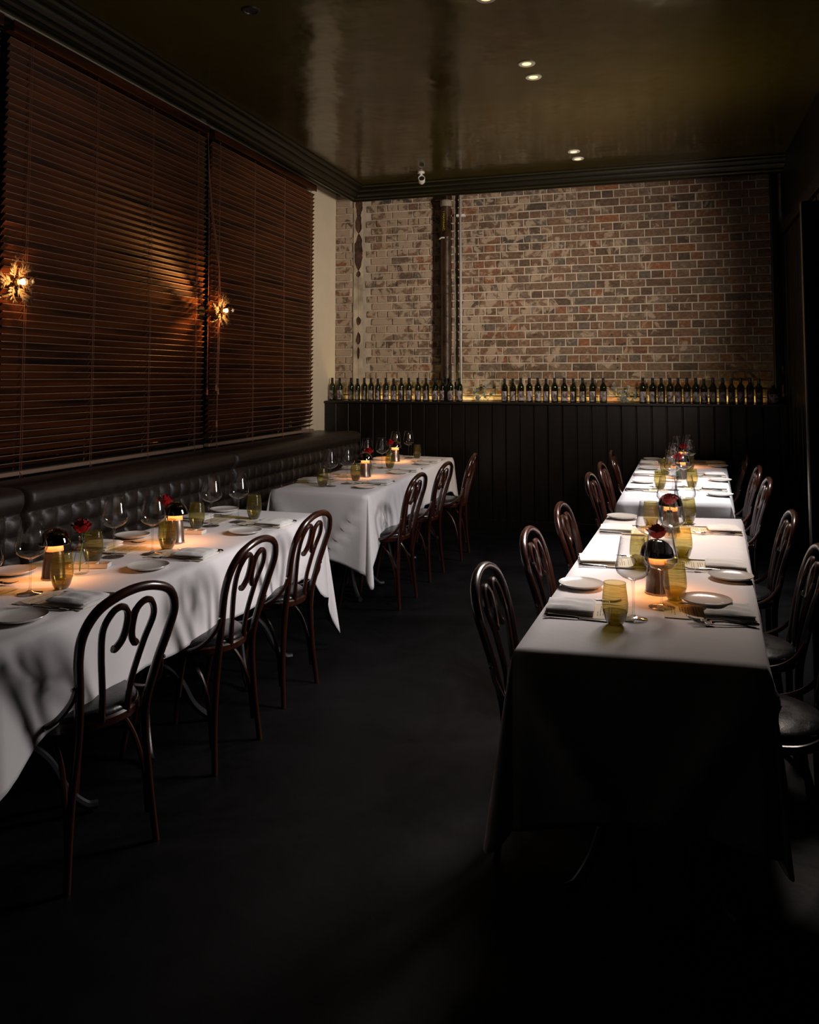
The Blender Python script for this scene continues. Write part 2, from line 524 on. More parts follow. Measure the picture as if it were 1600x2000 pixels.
CH = 0.0830
long_m = [MB().add(*brick_geo(0.231, CH - 0.010, rng)).mesh('brick_stretcher', M_brick, False) for _ in range(12)]
head_m = [MB().add(*brick_geo(0.110, CH - 0.010, rng)).mesh('brick_header', M_brick, False) for _ in range(12)]
parts, rest = [], []
row = 0
z = 1.235 + CH / 2
while z < 3.53:
    stretch = row % 2 == 0
    step = 0.241 if stretch else 0.1205
    x = XL + step / 2 - (0.06 if stretch else 0.0) + rng.uniform(-.01, .01)
    while x < 1.0:
        wd = step - 0.010
        x0, x1 = x - wd / 2, x + wd / 2
        if x1 > -3.285 and x0 < -3.165:      # the cut chase with its plaster strip
            if x0 < -3.30: x1 = -3.285
            elif x1 > -3.15: x0 = -3.165
            else: x1 = x0
        x0 = max(x0, XL + 0.004)
        if x1 - x0 > 0.035:
            full = (x1 - x0) > wd - 0.002
            (parts if full and stretch else rest).append(((x0 + x1) / 2, z, x1 - x0, full, stretch))
        x += step
    z += CH; row += 1
rest.sort(key=lambda q: -(q[2] / (8.0 - 0.3 * q[0])) + (0 if q[3] else 9))
nh = max(0, 300 - len(parts))
parts += rest[:nh]
rest = rest[nh:]
for (x, z, wd, full, st) in parts:
    me = rng.choice(long_m if st else head_m)
    o = link('brick', me, wb, (x, YB, z), (0, rng.uniform(-.006, .006), 0))
    if rng.random() < 0.5: o.scale = (-1, 1, 1)
jb = MB(); rv = []
for (x, z, wd, full, st) in rest:
    vs, fs = brick_geo(wd, CH - 0.010, rng)
    jb.add([(a + x, b + YB, c + z) for a, b, c in vs], fs)
    rv += [rng.random()] * len(vs)
me = jb.mesh('bricks_joined', M_brick2, False)
at = me.attributes.new('rnd', 'FLOAT', 'POINT')
at.data.foreach_set('value', rv)
o = link('header_bricks', me, wb); o['kind'] = 'stuff'
# plaster strip down the chase, broken open in three places
def strip_w(z, sgn):
    g = 0.0
    for zc, hh, gg in ((3.40, .15, .036), (3.20, .11, .034), (2.88, .21, .046), (2.64, .035, .03), (2.12, .05, .024), (1.93, .07, .026), (1.77, .07, .016)):
        d = abs(z - zc) / hh
        if d < 1: g = max(g, gg * (1 - d ** 3) * (1.05 + 0.6 * noise.noise(Vector((z * 4, sgn * 3.1, 0))) + 0.35 * noise.noise(Vector((z * 13, sgn * 7.7, 1))) + 0.15 * noise.noise(Vector((z * 60, sgn * 2.7, 1)))))
    return max(0.0, min(0.050, g))
for sgn, nm in ((-1, 'plaster_edge'), (1, 'plaster_edge')):
    p = MB()
    n = 240
    outer = -3.282 if sgn < 0 else -3.168
    mid = -3.226
    def pf(u, v, outer=outer, sgn=sgn):
        z = 1.24 + v * 2.29
        g = strip_w(z, sgn)
        inner = mid + sgn * (g + 0.0015)
        x = outer + (inner - outer) * min(u * 1.25, 1)
        y = YB - 0.018 - 0.004 * math.sin(z * 9 + x * 40)
        if u >= 1: y = YB + 0.0
        return (x, y, z)
    p.grid(5, n, pf)
    p.obj(nm, M_strip, wb)
ck = MB()
ck.grid(4, 90, lambda u, v: (-3.275 + u * 0.10, YB - 0.006 + 0.004 * noise.noise(Vector((u * 4, v * 60, 0))), 1.26 + v * 2.27))
ck.obj('broken_brick_core', princ('chase_core', (0.075, 0.036, 0.018), 0.9, bump=0.01, bscale=22, var=0.8, vscale=16), wb)
# drilled holes
for (hx, hz) in ((-0.52, 1.93), (-0.39, 1.92), (-0.545, 1.83), (-0.40, 1.84), (-0.47, 1.69), (-0.47, 1.60), (-0.42, 1.83)):
    MB().lathe([(0, -0.016), (0.010, -0.016), (0.010, 0.01)], 10, Matrix.Translation((hx, YB, hz)) @ Matrix.Rotation(R(-90), 4, 'X') @ Matrix.Scale(1, 4)).obj('drill_hole', M_dark, wb)

# left wall round the window
wl = MB()
wl.box(-3.64, XL, 0.3, 7.66, 0.0, 0.93)
wl.box(-3.64, XL, 7.66, 8.40, 0.0, ZC)
wl.box(-3.64, XL, 0.3, 7.66, 3.47, ZC)
wl.box(-3.64, XL, 0.3, 0.9, 0.93, 3.47)
struct(wl.obj('wall_left', M_plaster, smooth=False))
win = struct(MB().box(-3.605, -3.60, 0.9, 7.66, 0.93, 3.47).obj('window_1', G_pane, smooth=False))
for nm, bx in (('frame', (-3.63, -3.56, 0.9, 0.96, 0.93, 3.47)), ('frame', (-3.63, -3.56, 7.60, 7.66, 0.93, 3.47)), ('frame', (-3.63, -3.56, 0.96, 7.60, 0.93, 0.99)), ('frame', (-3.63, -3.56, 0.96, 7.60, 3.41, 3.47)),
               ('mullion', (-3.63, -3.47, 3.46, 3.54, 0.99, 3.41)), ('mullion', (-3.63, -3.47, 5.55, 5.63, 0.99, 3.41))):
    MB().box(*bx).obj(nm, M_board, win, False)
MB().cbox(-3.60, -3.10, 0.5, 7.90, 0.925, 0.955, 0.004).obj('window_sill', M_board, win, False)
# right wall, panelled in dark timber
wr = struct(MB().box(XR, 1.2, 4.2, 8.40, 0.0, ZC).obj('wall_right', M_board, smooth=False))
y = 4.3
while y < 8.3:
    MB().cbox(XR - 0.022, XR + 0.002, y, y + 0.20, 0.1, 2.80, 0.004).obj('panel', M_board, wr, False)
    y += 0.235
MB().cbox(XR - 0.04, XR + 0.002, 4.2, 8.39, 2.82, 2.92, 0.006).obj('top_rail', M_board, wr, False)

# crown moulding hung clear of the walls
prof = [(0, 3.54), (0, 3.398), (.018, 3.398), (.018, 3.410), (.030, 3.413), (.044, 3.424), (.044, 3.436), (.062, 3.440), (.080, 3.456), (.088, 3.470), (.088, 3.480), (.106, 3.482), (.124, 3.492), (.132, 3.508), (.132, 3.516), (.158, 3.518), (.172, 3.528), (.172, 3.542)]
cm_ = MB()
vs = []; fs = []
for (o_, z_) in prof:
    vs += [(-3.215 + o_, 0.6, z_), (-3.215 + o_, 8.20 - o_, z_), (XR, 8.20 - o_, z_)]
for i in range(len(prof) - 1):
    for k in (0, 1):
        fs.append((i * 3 + k, i * 3 + k + 1, (i + 1) * 3 + k + 1, (i + 1) * 3 + k))
cm_.add(vs, fs)
o = cm_.obj('trim_1', M_trim, smooth=False); struct(o)

# wainscot of vertical boards below the shelf
YW = 8.10
wn = struct(MB().box(XL, XR - 0.03, YW + 0.016, YW + 0.05, 0.10, 1.235).obj('trim_2', M_dark, smooth=False))
x = XL + 0.002; k = 0
while x < XR - 0.08:
    wd = 0.1395 + 0.002 * math.sin(k * 2.3)
    bm = MB()
    a, b = x + 0.0035, min(x + wd, XR - 0.03) - 0.0035
    yf = YW + 0.002 * math.sin(k * 5.1)
    bm.add([(a, yf + .016, 0.10), (a, yf + 0.006, 0.10), (a + .006, yf, 0.10), (b - .006, yf, 0.10), (b, yf + 0.006, 0.10), (b, yf + .016, 0.10)] +
           [(a, yf + .016, 1.235), (a, yf + 0.006, 1.235), (a + .006, yf, 1.235), (b - .006, yf, 1.235), (b, yf + 0.006, 1.235), (b, yf + .016, 1.235)],
           [(0, 1, 7, 6), (1, 2, 8, 7), (2, 3, 9, 8), (3, 4, 10, 9), (4, 5, 11, 10)])
    bm.obj('board', M_board, wn, False)
    x += wd; k += 1
struct(MB().cbox(XL, XR - 0.03, YW - 0.012, YW + 0.02, 0.0, 0.10, 0.004).obj('baseboard_back', M_board, smooth=False))
sh = MB().cbox(XL + 0.02, XR - 0.03, YW - 0.03, YB - 0.014, 1.235, 1.258, 0.004).obj('shelf', princ('shelf_black', (0.010, 0.008, 0.007), 0.35), smooth=False)
tag(sh, 'long dark shelf capping the board panelling under the brick wall', 'shelf')

# front slim post at the end of the bricks, and the dark door leaf beside the near right table
struct(MB().cbox(0.955, 1.01, YB - 0.12, YB - 0.02, 1.258, ZC, 0.006).obj('trim_3', M_board, smooth=False))
d1 = struct(MB().box(0.62, 1.03, 4.045, 4.065, 0.04, 2.28).obj('door_1', princ('door_panel_black', (0.006, 0.006, 0.008), 0.25), smooth=False))
for bx in ((0.592, 0.642, 4.03, 4.08, 0.0, 2.30), (0.99, 1.04, 4.03, 4.08, 0.0, 2.30)):
    MB().cbox(*bx, 0.005).obj('stile', M_board, d1, False)
for z0 in (0.02, 1.05, 2.22):
    MB().cbox(0.642, 0.99, 4.035, 4.075, z0, z0 + 0.08, 0.004).obj('rail', M_board, d1, False)

# ------------------------------------------------------------------ pipe, conduit
pp = thing('drain_pipe', 'thick rusty brown pipe standing against the brick wall', 'pipe', (-2.196, 8.268, 0))
MB().lathe([(0.054, 1.26), (0.054, 2.96), (0.058, 2.965), (0.058, 2.98), (0.054, 2.985), (0.052, 3.30)], 24).obj('pipe_run', M_pipe, pp)
MB().lathe([(0.03, 3.30), (0.060, 3.30), (0.062, 3.315), (0.062, 3.355), (0.058, 3.365), (0.03, 3.365)], 24).obj('collar', princ('collar_grey', (0.25, 0.22, 0.17), 0.5, var=0.4, vscale=10), pp)
MB().lathe([(0.046, 3.36), (0.046, 3.53)], 20).obj('upper_run', M_pipe, pp)
MB().tube([(-0.058, -0.04, 2.955), (-0.03, -0.062, 2.965), (0.0, -0.062, 2.963)], 0.008, 6).obj('clip', M_white, pp)
fc = bpy.data.curves.new('stencil', 'FONT'); fc.body = 'I MAYINAC.'; fc.size = 0.036; fc.extrude = 0.0004
fo = bpy.data.objects.new('stencil', fc); COL.objects.link(fo)
bpy.context.view_layer.update()
dg = bpy.context.evaluated_depsgraph_get()
me = bpy.data.meshes.new_from_object(fo.evaluated_get(dg)); me.materials.clear(); me.materials.append(M_yel)
bpy.data.objects.remove(fo)
for v in me.vertices:      # wrap round the pipe, reading downwards
    a = R(-103) + (v.co.y - 0.012) / 0.055
    z0 = 3.245 - v.co.x * 1.14
    r_ = 0.0548 + v.co.z
    v.co = (r_ * math.cos(a), r_ * math.sin(a), z0)
link('stencil_lettering', me, pp)
cd = thing('conduit', 'thin grey metal conduit to the right of the rusty pipe', 'conduit', (-2.055, 8.33, 0))
MB().tube([(0, 0, 1.26), (0, 0, 3.53)], 0.0135, 12).obj('conduit_tube', M_conduit, cd)
MB().box(-0.045, 0.045, -0.003, 0.05, 3.20, 3.225).obj('saddle', M_white, cd, False)
cb = MB().tube(spline([(-2.118, 8.33, 1.26), (-2.122, 8.33, 1.8), (-2.114, 8.33, 2.3), (-2.124, 8.33, 2.7), (-2.118, 8.33, 3.1), (-2.126, 8.33, 3.53)], 8), 0.006, 6).obj('cable', M_conduit)
tag(cb, 'thin loose cable running up between pipe and conduit', 'cable')
bc = MB()
bc.grid(6, 10, lambda u, v: (-2.10 + 0.035 * (u - .5) * (1 - 0.7 * v), 8.27 + 0.008 * math.sin(u * 7 + v * 5), 1.258 + 0.125 + 0.075 * v))
bc.tube([(-2.10, 8.275, 1.26), (-2.10, 8.275, 1.39)], 0.003, 6)
tag(bc.obj('pennant', M_blue), 'small blue pennant stuck behind the bottles beside the pipe', 'pennant')

# ------------------------------------------------------------------ bottles on the shelf
def make_bottle():
    t = thing('wine_bottle', '', 'bottle')
    MB().lathe([(0, 0.004), (0.022, 0.002), (0.031, 0.0), (0.034, 0.005), (0.034, 0.148), (0.0325, 0.160), (0.025, 0.174), (0.0165, 0.184), (0.0140, 0.196), (0.0132, 0.215)], 20).obj('glass_body', G_bottle, t)
    MB().lathe([(0.0140, 0.192), (0.0145, 0.194), (0.0138, 0.232), (0.0148, 0.234), (0.0148, 0.240), (0.012, 0.2425), (0, 0.2425)], 16).obj('capsule', M_foil, t)
    lb = MB()
    lb.grid(12, 1, lambda u, v: (0.0347 * math.cos(R(-160 + 120 * u)), 0.0347 * math.sin(R(-160 + 120 * u)), 0.012 + 0.098 * v))
    lb.obj('paper_label', M_label, t)
    return t


bot = Kit(make_bottle)
ORD = ['first', 'second', 'third', 'fourth', 'fifth', 'sixth', 'seventh', 'eighth', 'ninth', 'tenth', 'eleventh', 'twelfth', 'thirteenth', 'fourteenth', 'fifteenth', 'sixteenth', 'seventeenth']
rows = [('left of the first leafy gap', [-3.451, -3.367, -3.238, -3.163, -3.083, -3.005, -2.926, -2.836, -2.751, -2.669, -2.588, -2.49, -2.401, -2.301, -2.219, -2.132, -2.037]),
        ('between the two leaf sprays', [-1.57, -1.489, -1.41, -1.324, -1.236, -1.15, -1.065, -0.971, -0.885, -0.796, -0.703, -0.602]),
        ('right of the second leaf spray', [-0.227, -0.139, -0.062, 0.018, 0.094, 0.177, 0.257, 0.33, 0.408, 0.489, 0.565, 0.644, 0.725, 0.804])]
for (where, xs) in rows:
    for i, x in enumerate(xs):
        small = rng.random() < 0.25
        b_ = bot.put((x + 0.004 * math.sin(i * 7), 8.20, 1.258), rng.uniform(-0.5, 0.5), 'dark wine bottle, %s from left in the run %s' % (ORD[i], where), 'wine bottles along the shelf')
        if small: b_.scale = (0.96, 0.96, 0.97)
jg = thing('decanter', 'squat round dark bottle with pale label at the right end of the shelf', 'bottle', (0.925, 8.20, 1.258))
MB().lathe([(0, 0.0), (0.054, 0.0), (0.058, 0.01), (0.058, 0.10), (0.050, 0.125), (0.022, 0.145), (0.017, 0.165), (0.020, 0.18), (0, 0.18)], 24).obj('glass_body', G_bottle, jg)
lb = MB(); lb.grid(12, 1, lambda u, v: (0.0585 * math.cos(R(-140 + 90 * u)), 0.0585 * math.sin(R(-140 + 90 * u)), 0.012 + 0.08 * v)); lb.obj('paper_label', M_label, jg)


def spray(name, label, x0, n, seed, gr):
    t = thing(name, label, 'foliage', (x0, 8.31, 1.258), 0, gr)
    rg = random.Random(seed)
    st = MB(); lf = MB()
    for k in range(7):
        ax = rg.uniform(-0.16, 0.16); hz = rg.uniform(0.09, 0.21)
        pts = spline([(ax * 0.4, 0, 0.0), (ax * 0.8, rg.uniform(-.01, .02), hz * 0.5), (ax * 1.1, rg.uniform(-.02, .02), hz)], 5)
        st.tube(pts, 0.0018, 5)
        for i in range(n):
            p = pts[int((0.15 + 0.85 * rg.random()) * (len(pts) - 1))]
            a = rg.uniform(0, 2 * PI); tl = rg.uniform(-0.7, 0.7); r_ = rg.uniform(0.010, 0.017)
            c = p + Vector((math.cos(a) * r_ * 1.1, rg.uniform(-.02, .0), math.sin(a) * r_ * 1.1))
            c.z = max(c.z, r_ + 0.002)
            M = Matrix.Translation(c) @ Matrix.Rotation(a, 4, 'Y') @ Matrix.Rotation(tl, 4, 'Z')
            vs = [M @ Vector((r_ * 1.15 * math.cos(q * PI / 4), 0.002 * math.cos(q * PI / 2), r_ * 0.85 * math.sin(q * PI / 4))) for q in range(8)]
            lf.add(vs, [tuple(range(8))])
    st.obj('stems', M_stem, t)
    o = lf.obj('leaves', M_lgrey, t, False); o['kind'] = 'stuff'


spray('leaf_spray', 'thin spray of round grey leaves in the shelf gap right of the conduit', -1.83, 4, 3, 'leaf sprays on the shelf')
spray('leaf_spray', 'fuller spray of round grey leaves in the shelf gap further right', -0.40, 8, 8, 'leaf sprays on the shelf')

# ------------------------------------------------------------------ ceiling fittings
def make_down():
    t = thing('downlight', '', 'downlight')
    MB().lathe([(0.030, 0.0), (0.030, -0.004), (0.036, -0.007), (0.052, -0.006), (0.056, -0.001), (0.056, 0.001)], 32).obj('trim_ring', M_white, t)
    MB().lathe([(0.0, -0.0012), (0.015, -0.0014), (0.0305, -0.0025)], 24).obj('reflector', M_down, t)
    return t


dn = Kit(make_down)
for (x, y, lb_) in ((-0.836, 5.201, 'lit white downlight, nearer of the middle pair on the dark ceiling'), (-0.831, 5.45, 'lit white downlight, farther of the middle pair on the dark ceiling'),
                    (-0.77, 7.40, 'lit white downlight, nearer of the pair close to the brick wall'), (-0.76, 7.657, 'lit white downlight, farther of the pair close to the brick wall'),
                    (-0.893, 4.218, 'lit white downlight alone at the top edge of the view')):
    dn.put((x, y, ZC), 0.4, lb_, 'lit ceiling downlights')
    pd = bpy.data.lights.new('downlight_beam', 'SPOT'); pd.energy = 1.2; pd.spot_size = R(80); pd.spot_blend = 0.7; pd.color = (1, 0.72, 0.42); pd.shadow_soft_size = 0.02
    po = bpy.data.objects.new('downlight_beam', pd); COL.objects.link(po); po.location = (x, y, ZC - 0.02)
dk = thing('dark_downlight', 'small unlit black downlight on the dark ceiling above the blinds', 'downlight', (-2.173, 3.97, ZC))
MB().lathe([(0.0, -0.002), (0.034, -0.003), (0.038, -0.008), (0.050, -0.007), (0.054, 0.001)], 28).obj('trim_ring', M_black, dk)
sp = thing('security_camera', 'small white camera with ringed lens hanging under the ceiling edge', 'camera', (-2.30, 7.70, ZC))
MB().lathe([(0, 0.0), (0.036, 0.0), (0.034, -0.012), (0.018, -0.016), (0.013, -0.02), (0.013, -0.06), (0, -0.06)], 20).obj('mount', M_white, sp)
Ms = Matrix.Translation((0.006, -0.0, -0.078)) @ Matrix.Rotation(R(72), 4, 'X') @ Matrix.Rotation(R(15), 4, 'Y')
MB().lathe([(0, -0.05), (0.024, -0.05), (0.033, -0.03), (0.035, 0.03), (0.033, 0.036), (0.029, 0.036), (0.026, 0.028)], 24, Ms).obj('housing', M_white, sp)
MB().lathe([(0, 0.030), (0.012, 0.032), (0.014, 0.028), (0.026, 0.028)], 20, Ms).obj('lens', M_black, sp)

# ------------------------------------------------------------------ venetian blinds
PITCH = 0.0408


def blind(label, y0, y1, lads, seed):
    t = thing('venetian_blind', label, 'blind', (-3.42, y0, 0), 0, 'wooden venetian blinds')
    L = y1 - y0
    s = MB()
    hw, th, n = 0.0235, 0.0018, 4
    sec = [(-1 + 2 * k / n, 1) for k in range(n + 1)]
    sec = [(a * hw, th + 0.0022 * (1 - a * a)) for a, _ in sec] + [(hw + th * 0.7, th * 0.7), (hw + th, 0.0), (hw + th * 0.7, -th * 0.7)] + [(a * hw, -th + 0.0022 * (1 - a * a)) for a, _ in reversed(sec)] + [(-hw - th * 0.7, -th * 0.7), (-hw - th, 0.0), (-hw - th * 0.7, th * 0.7)]
    m = len(sec)
    vs = [(x_, yy, z_) for yy in (0, L) for (x_, z_) in sec]
    fs = [(k, (k + 1) % m, m + (k + 1) % m, m + k) for k in range(m)] + [tuple(reversed(range(m))), tuple(range(m, 2 * m))]
    me = s.add(vs, fs).mesh('slat', M_slat, True)
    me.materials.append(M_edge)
    for k in range(n, n + 4): me.polygons[k].material_index = 1  # room-side edge faces get the painted highlight
    rg = random.Random(seed)
    z = 1.025; k = 0
    while z < 3.39:
        til = R(-50 + rg.uniform(-2.0, 2.0)) if z > 1.12 else R(-30 + (z - 1.025) * -200)
        o = link('slat', me, t, (rg.uniform(-.0008, .0008), rg.uniform(-.002, .002), z), (0, til, rg.uniform(-.0004, .0004)))
        z += PITCH; k += 1
    MB().cbox(-0.026, 0.026, 0.002, L - 0.002, 0.966, 0.990, 0.004).obj('bottom_rail', M_edge, t, False)  # rail in the highlight tone, its lit top painted in
    MB().cbox(-0.035, 0.030, 0.0, L, 3.405, 3.46, 0.003).obj('headrail', M_slat, t, False)
    MB().cbox(0.030, 0.040, 0.0, L, 3.395, 3.462, 0.003).obj('valence', M_slat, t, False)
    for ly in lads:
        c = MB()
        for dx in (0.0225, -0.0225):
            c.tube([(dx, ly - y0, 0.975), (dx, ly - y0, 3.39)], 0.0014, 5)
        c.tube([(0.024, ly - y0 + 0.012, 0.975), (0.024, ly - y0 + 0.012, 3.39)], 0.0011, 5)
        zz = 1.025
        while zz < 3.39:
            c.tube([(0.0205, ly - y0 - 0.002, zz + 0.0185), (-0.021, ly - y0 + 0.002, zz - 0.0255)], 0.0011, 4)
            zz += PITCH
        c.obj('ladder_cord', M_cord, t)
        MB().tube(spline([(0.027, ly - y0 - .004, 0.985), (0.034, ly - y0 + .006, 0.965), (0.026, ly - y0 + .010, 0.956), (0.030, ly - y0 - .006, 0.952), (0.027, ly - y0, 0.97)], 4), 0.0016, 5).obj('cord_knot', M_cord, t)
    return t


bA = blind('dark wooden slatted blind cut off by the left edge', 1.45, 3.46, (1.75, 2.35, 2.9, 3.32), 1)
bB = blind('wide dark wooden slatted blind between the two leaf lamps', 3.53, 5.545, (3.68, 4.252, 4.836, 5.414), 2)
bC = blind('dark wooden slatted blind nearest the white wall strip', 5.625, 7.60, (5.733, 6.318, 6.899, 7.49), 3)


def pull(t, y0, pts, zb):
    P = [(x + 3.42, y - y0, z) for x, y, z in pts]
    o = MB().tube(spline(P, 8), 0.0022, 5).obj('pull_cord', M_cord, t)
    e = P[-1]
    MB().lathe([(0, 0.004), (0.004, 0.002), (0.0045, -0.008), (0.008, -0.014), (0.0085, -0.022), (0.0060, -0.028), (0.0090, -0.036), (0.0100, -0.046), (0.007, -0.052), (0, -0.053)], 12, Matrix.Translation(e)).obj('tassel', M_tassel, o)


pull(bC, 5.625, [(-3.375, 5.50, 3.40), (-3.36, 5.545, 2.9), (-3.33, 5.62, 2.4), (-3.335, 5.635, 1.9), (-3.345, 5.63, 1.45)], 0)
pull(bC, 5.625, [(-3.378, 5.51, 3.40), (-3.355, 5.56, 2.8), (-3.33, 5.64, 2.3), (-3.335, 5.655, 1.8), (-3.345, 5.66, 1.42)], 0)
pull(bC, 5.625, [(-3.372, 5.50, 3.40), (-3.36, 5.55, 2.8), (-3.33, 5.63, 2.3), (-3.335, 5.645, 1.8), (-3.345, 5.645, 1.17)], 0)
pull(bB, 3.53, [(-3.365, 5.50, 3.40), (-3.35, 5.505, 2.6), (-3.35, 5.51, 1.42)], 0)

# ------------------------------------------------------------------ leaf wreath sconces
def make_sconce():
    t = thing('leaf_sconce', '', 'lamp')
    rot = Matrix.Rotation(R(90), 4, 'Y')       # lathe axis z -> +x
    MB().lathe([(0, -0.20), (0.045, -0.20), (0.048, -0.19), (0.045, -0.182), (0.012, -0.178), (0.011, -0.03), (0.020, -0.026), (0.022, 0.008), (0.019, 0.012), (0, 0.012)], 20, rot).obj('arm', M_brass, t)
    rg = random.Random(4)
    for k in range(12):
        a = 2 * PI * (k + 0.5) / 12 + rg.uniform(-.05, .05)
        L = rg.uniform(0.105, 0.150)
        lean = rg.uniform(-0.015, 0.05)
        bb = MB()
        stem = [Vector((lean * (q / 6) ** 1.5 - 0.012, 0, 0)) + Vector((0, math.cos(a), math.sin(a))) * (0.02 + (L - 0.02) * q / 6) + Vector((0, -math.sin(a), math.cos(a))) * 0.016 * math.sin(q / 6 * PI) * (1 if k % 2 else -1) for q in range(7)]
        bb.tube(stem, [0.0022 - 0.0002 * q for q in range(7)], 5)
        br = bb.obj('branch', M_leafmetal, t)
        lf = MB()
        for q in range(1, 7):
            for sd in ((-1, 1) if q < 6 else (0,)):
                base = stem[q]
                d = (stem[q] - stem[q - 1]).normalized()
                nn = Vector((1, 0, 0)); side = d.cross(nn).normalized() * sd
                ax = (d * (1.0 if sd == 0 else 0.78) + side * 0.70 + nn * rg.uniform(-.10, .15)).normalized()
                ln = rg.uniform(0.032, 0.044) * (0.8 if q > 4 else 1)
                wv = ax.cross(nn).normalized() * ln * 0.15
                vs = [base, base + ax * ln * .35 + wv, base + ax * ln * .7 + wv * .8, base + ax * ln, base + ax * ln * .7 - wv * .8, base + ax * ln * .35 - wv,
                      base + ax * ln * .35 + nn * 0.0022, base + ax * ln * .7 + nn * 0.002]
                lf.add(vs, [(0, 1, 6), (1, 2, 7, 6), (2, 3, 7), (0, 6, 5), (6, 7, 4, 5), (7, 3, 4), (0, 5, 4, 3, 2, 1)])
        lf.obj('leaflets', M_leafmetal, br, False)
    b = MB().lathe([(0.013, 0.010), (0.0155, 0.022), (0.021, 0.036), (0.0270, 0.052), (0.0288, 0.063)], 24, rot).obj('bulb', G_bulb, t)
    MB().lathe([(0.0288, 0.063), (0.0270, 0.076), (0.0200, 0.087), (0.0100, 0.0925), (0, 0.094)], 24, rot).obj('bulb_crown', G_bulb, t)
    MB().lathe([(0, 0.014), (0.011, 0.016), (0.015, 0.026), (0.015, 0.034), (0.008, 0.040), (0, 0.041)], 14, rot).obj('filament', M_fil, b)
    return t


sk = Kit(make_sconce)
for (x, y, z, lb_) in ((-3.235, 3.455, 2.0, 'lit leaf wreath wall lamp at the left edge of the view'), (-3.235, 5.53, 2.012, 'lit leaf wreath wall lamp further along, beside the hanging blind cords')):
    s_ = sk.put((x, y, z), 0, lb_, 'leaf wreath wall lamps')
    # bulb light as an added spot, aimed back to put a glow on the blinds
    pd = bpy.data.lights.new('sconce_bulb', 'SPOT'); pd.energy = 30; pd.color = (1, 0.42, 0.11); pd.shadow_soft_size = 0.010; pd.spot_size = R(150); pd.spot_blend = 0.8
    po = bpy.data.objects.new('sconce_bulb', pd); COL.objects.link(po); po.location = (x + 0.075, y, z)
    po.rotation_euler = Vector((-1, -0.25, 0)).to_track_quat('-Z', 'Y').to_euler()

# ------------------------------------------------------------------ tufted banquette
PY, PZ = 0.1134, 0.100


def banquette(label, y0, y1):
    t = thing('banquette', label, 'bench', (-3.08, y0, 0), 0, 'tufted leather bench sections')
    L = y1 - y0
    nb = round(L / PY); py = L / nb
    def surf(u, v):
        y, z = u * L, 0.44 + v * 0.515
        e = min(u, 1 - u) * L
        edge = math.sqrt(max(0.0, 1 - max(0, (0.035 - e) / 0.035) ** 2))
        top = (z - 0.83) / 0.125
        cc = abs(math.sin(PI * y / py)) ** 0.40
        if z < 0.83:
            rr_ = abs(math.sin(PI * (0.83 - z) / PZ)) ** 0.45
            dp = 0.030 * (0.25 * min(cc, rr_) + 0.75 * cc * rr_)
        else:
            dp = 0.030 * (min(1, top * 2.2) ** 0.5) * (cc + (1 - cc) * min(1, top * 2.2))
            dp = dp + 0.010 * math.sin(min(1, top) * PI)
        rr = 1.0
        if top > 0.72: rr = math.sqrt(max(0, 1 - ((top - 0.72) / 0.28) ** 2))
        return ((dp + 0.045) * edge * (0.25 + 0.75 * rr) - 0.012, y, z)
    b = MB(); b.grid(int(L / 0.0105), 52, surf)
    b.obj('tufted_back', M_leather, t)
    MB().cbox(-0.14, 0.012, 0.004, L - 0.004, 0.30, 0.956, 0.012).obj('back_frame', M_leather, t)
    MB().cbox(-0.02, 0.47, 0.006, L - 0.006, 0.34, 0.45, 0.022).obj('seat_cushion', M_leather, t)
    MB().cbox(-0.14, 0.42, 0.01, L - 0.01, 0.0, 0.335, 0.006).obj('plinth', M_board, t, False)
    bt = MB()
    for j in range(4):
        z = 0.83 - j * PZ
        if z < 0.47: continue
        for i in range(nb + 1):
            y = i * py
            if 0.03 < y < L - 0.03:
                bt.lathe([(0, 0.008), (0.006, 0.006), (0.009, 0.0), (0.008, -0.004)], 8, Matrix.Translation((0.033, y, z)) @ Matrix.Rotation(R(90), 4, 'Y'))
    o = bt.obj('buttons', M_leather, t); o['kind'] = 'stuff'
    return t


banquette('dark leather tufted bench section at the left edge', 1.29, 3.325)
banquette('dark leather tufted bench section behind the near left table', 3.335, 5.365)
banquette('dark leather tufted bench section behind the far left table', 5.375, 7.93)

# ------------------------------------------------------------------ tables and cloths
class Quad:
    def __init__(s, nl, nr, fr, fl): s.nl, s.nr, s.fr, s.fl = [Vector(p) for p in (nl, nr, fr, fl)]
    def at(s, u, v):  # u across 0..1 (left to right), v along
        a = s.nl.lerp(s.nr, u); b = s.fl.lerp(s.fr, u)
        return a.lerp(b, v)


def smooth(x): return x * x * (3 - 2 * x)


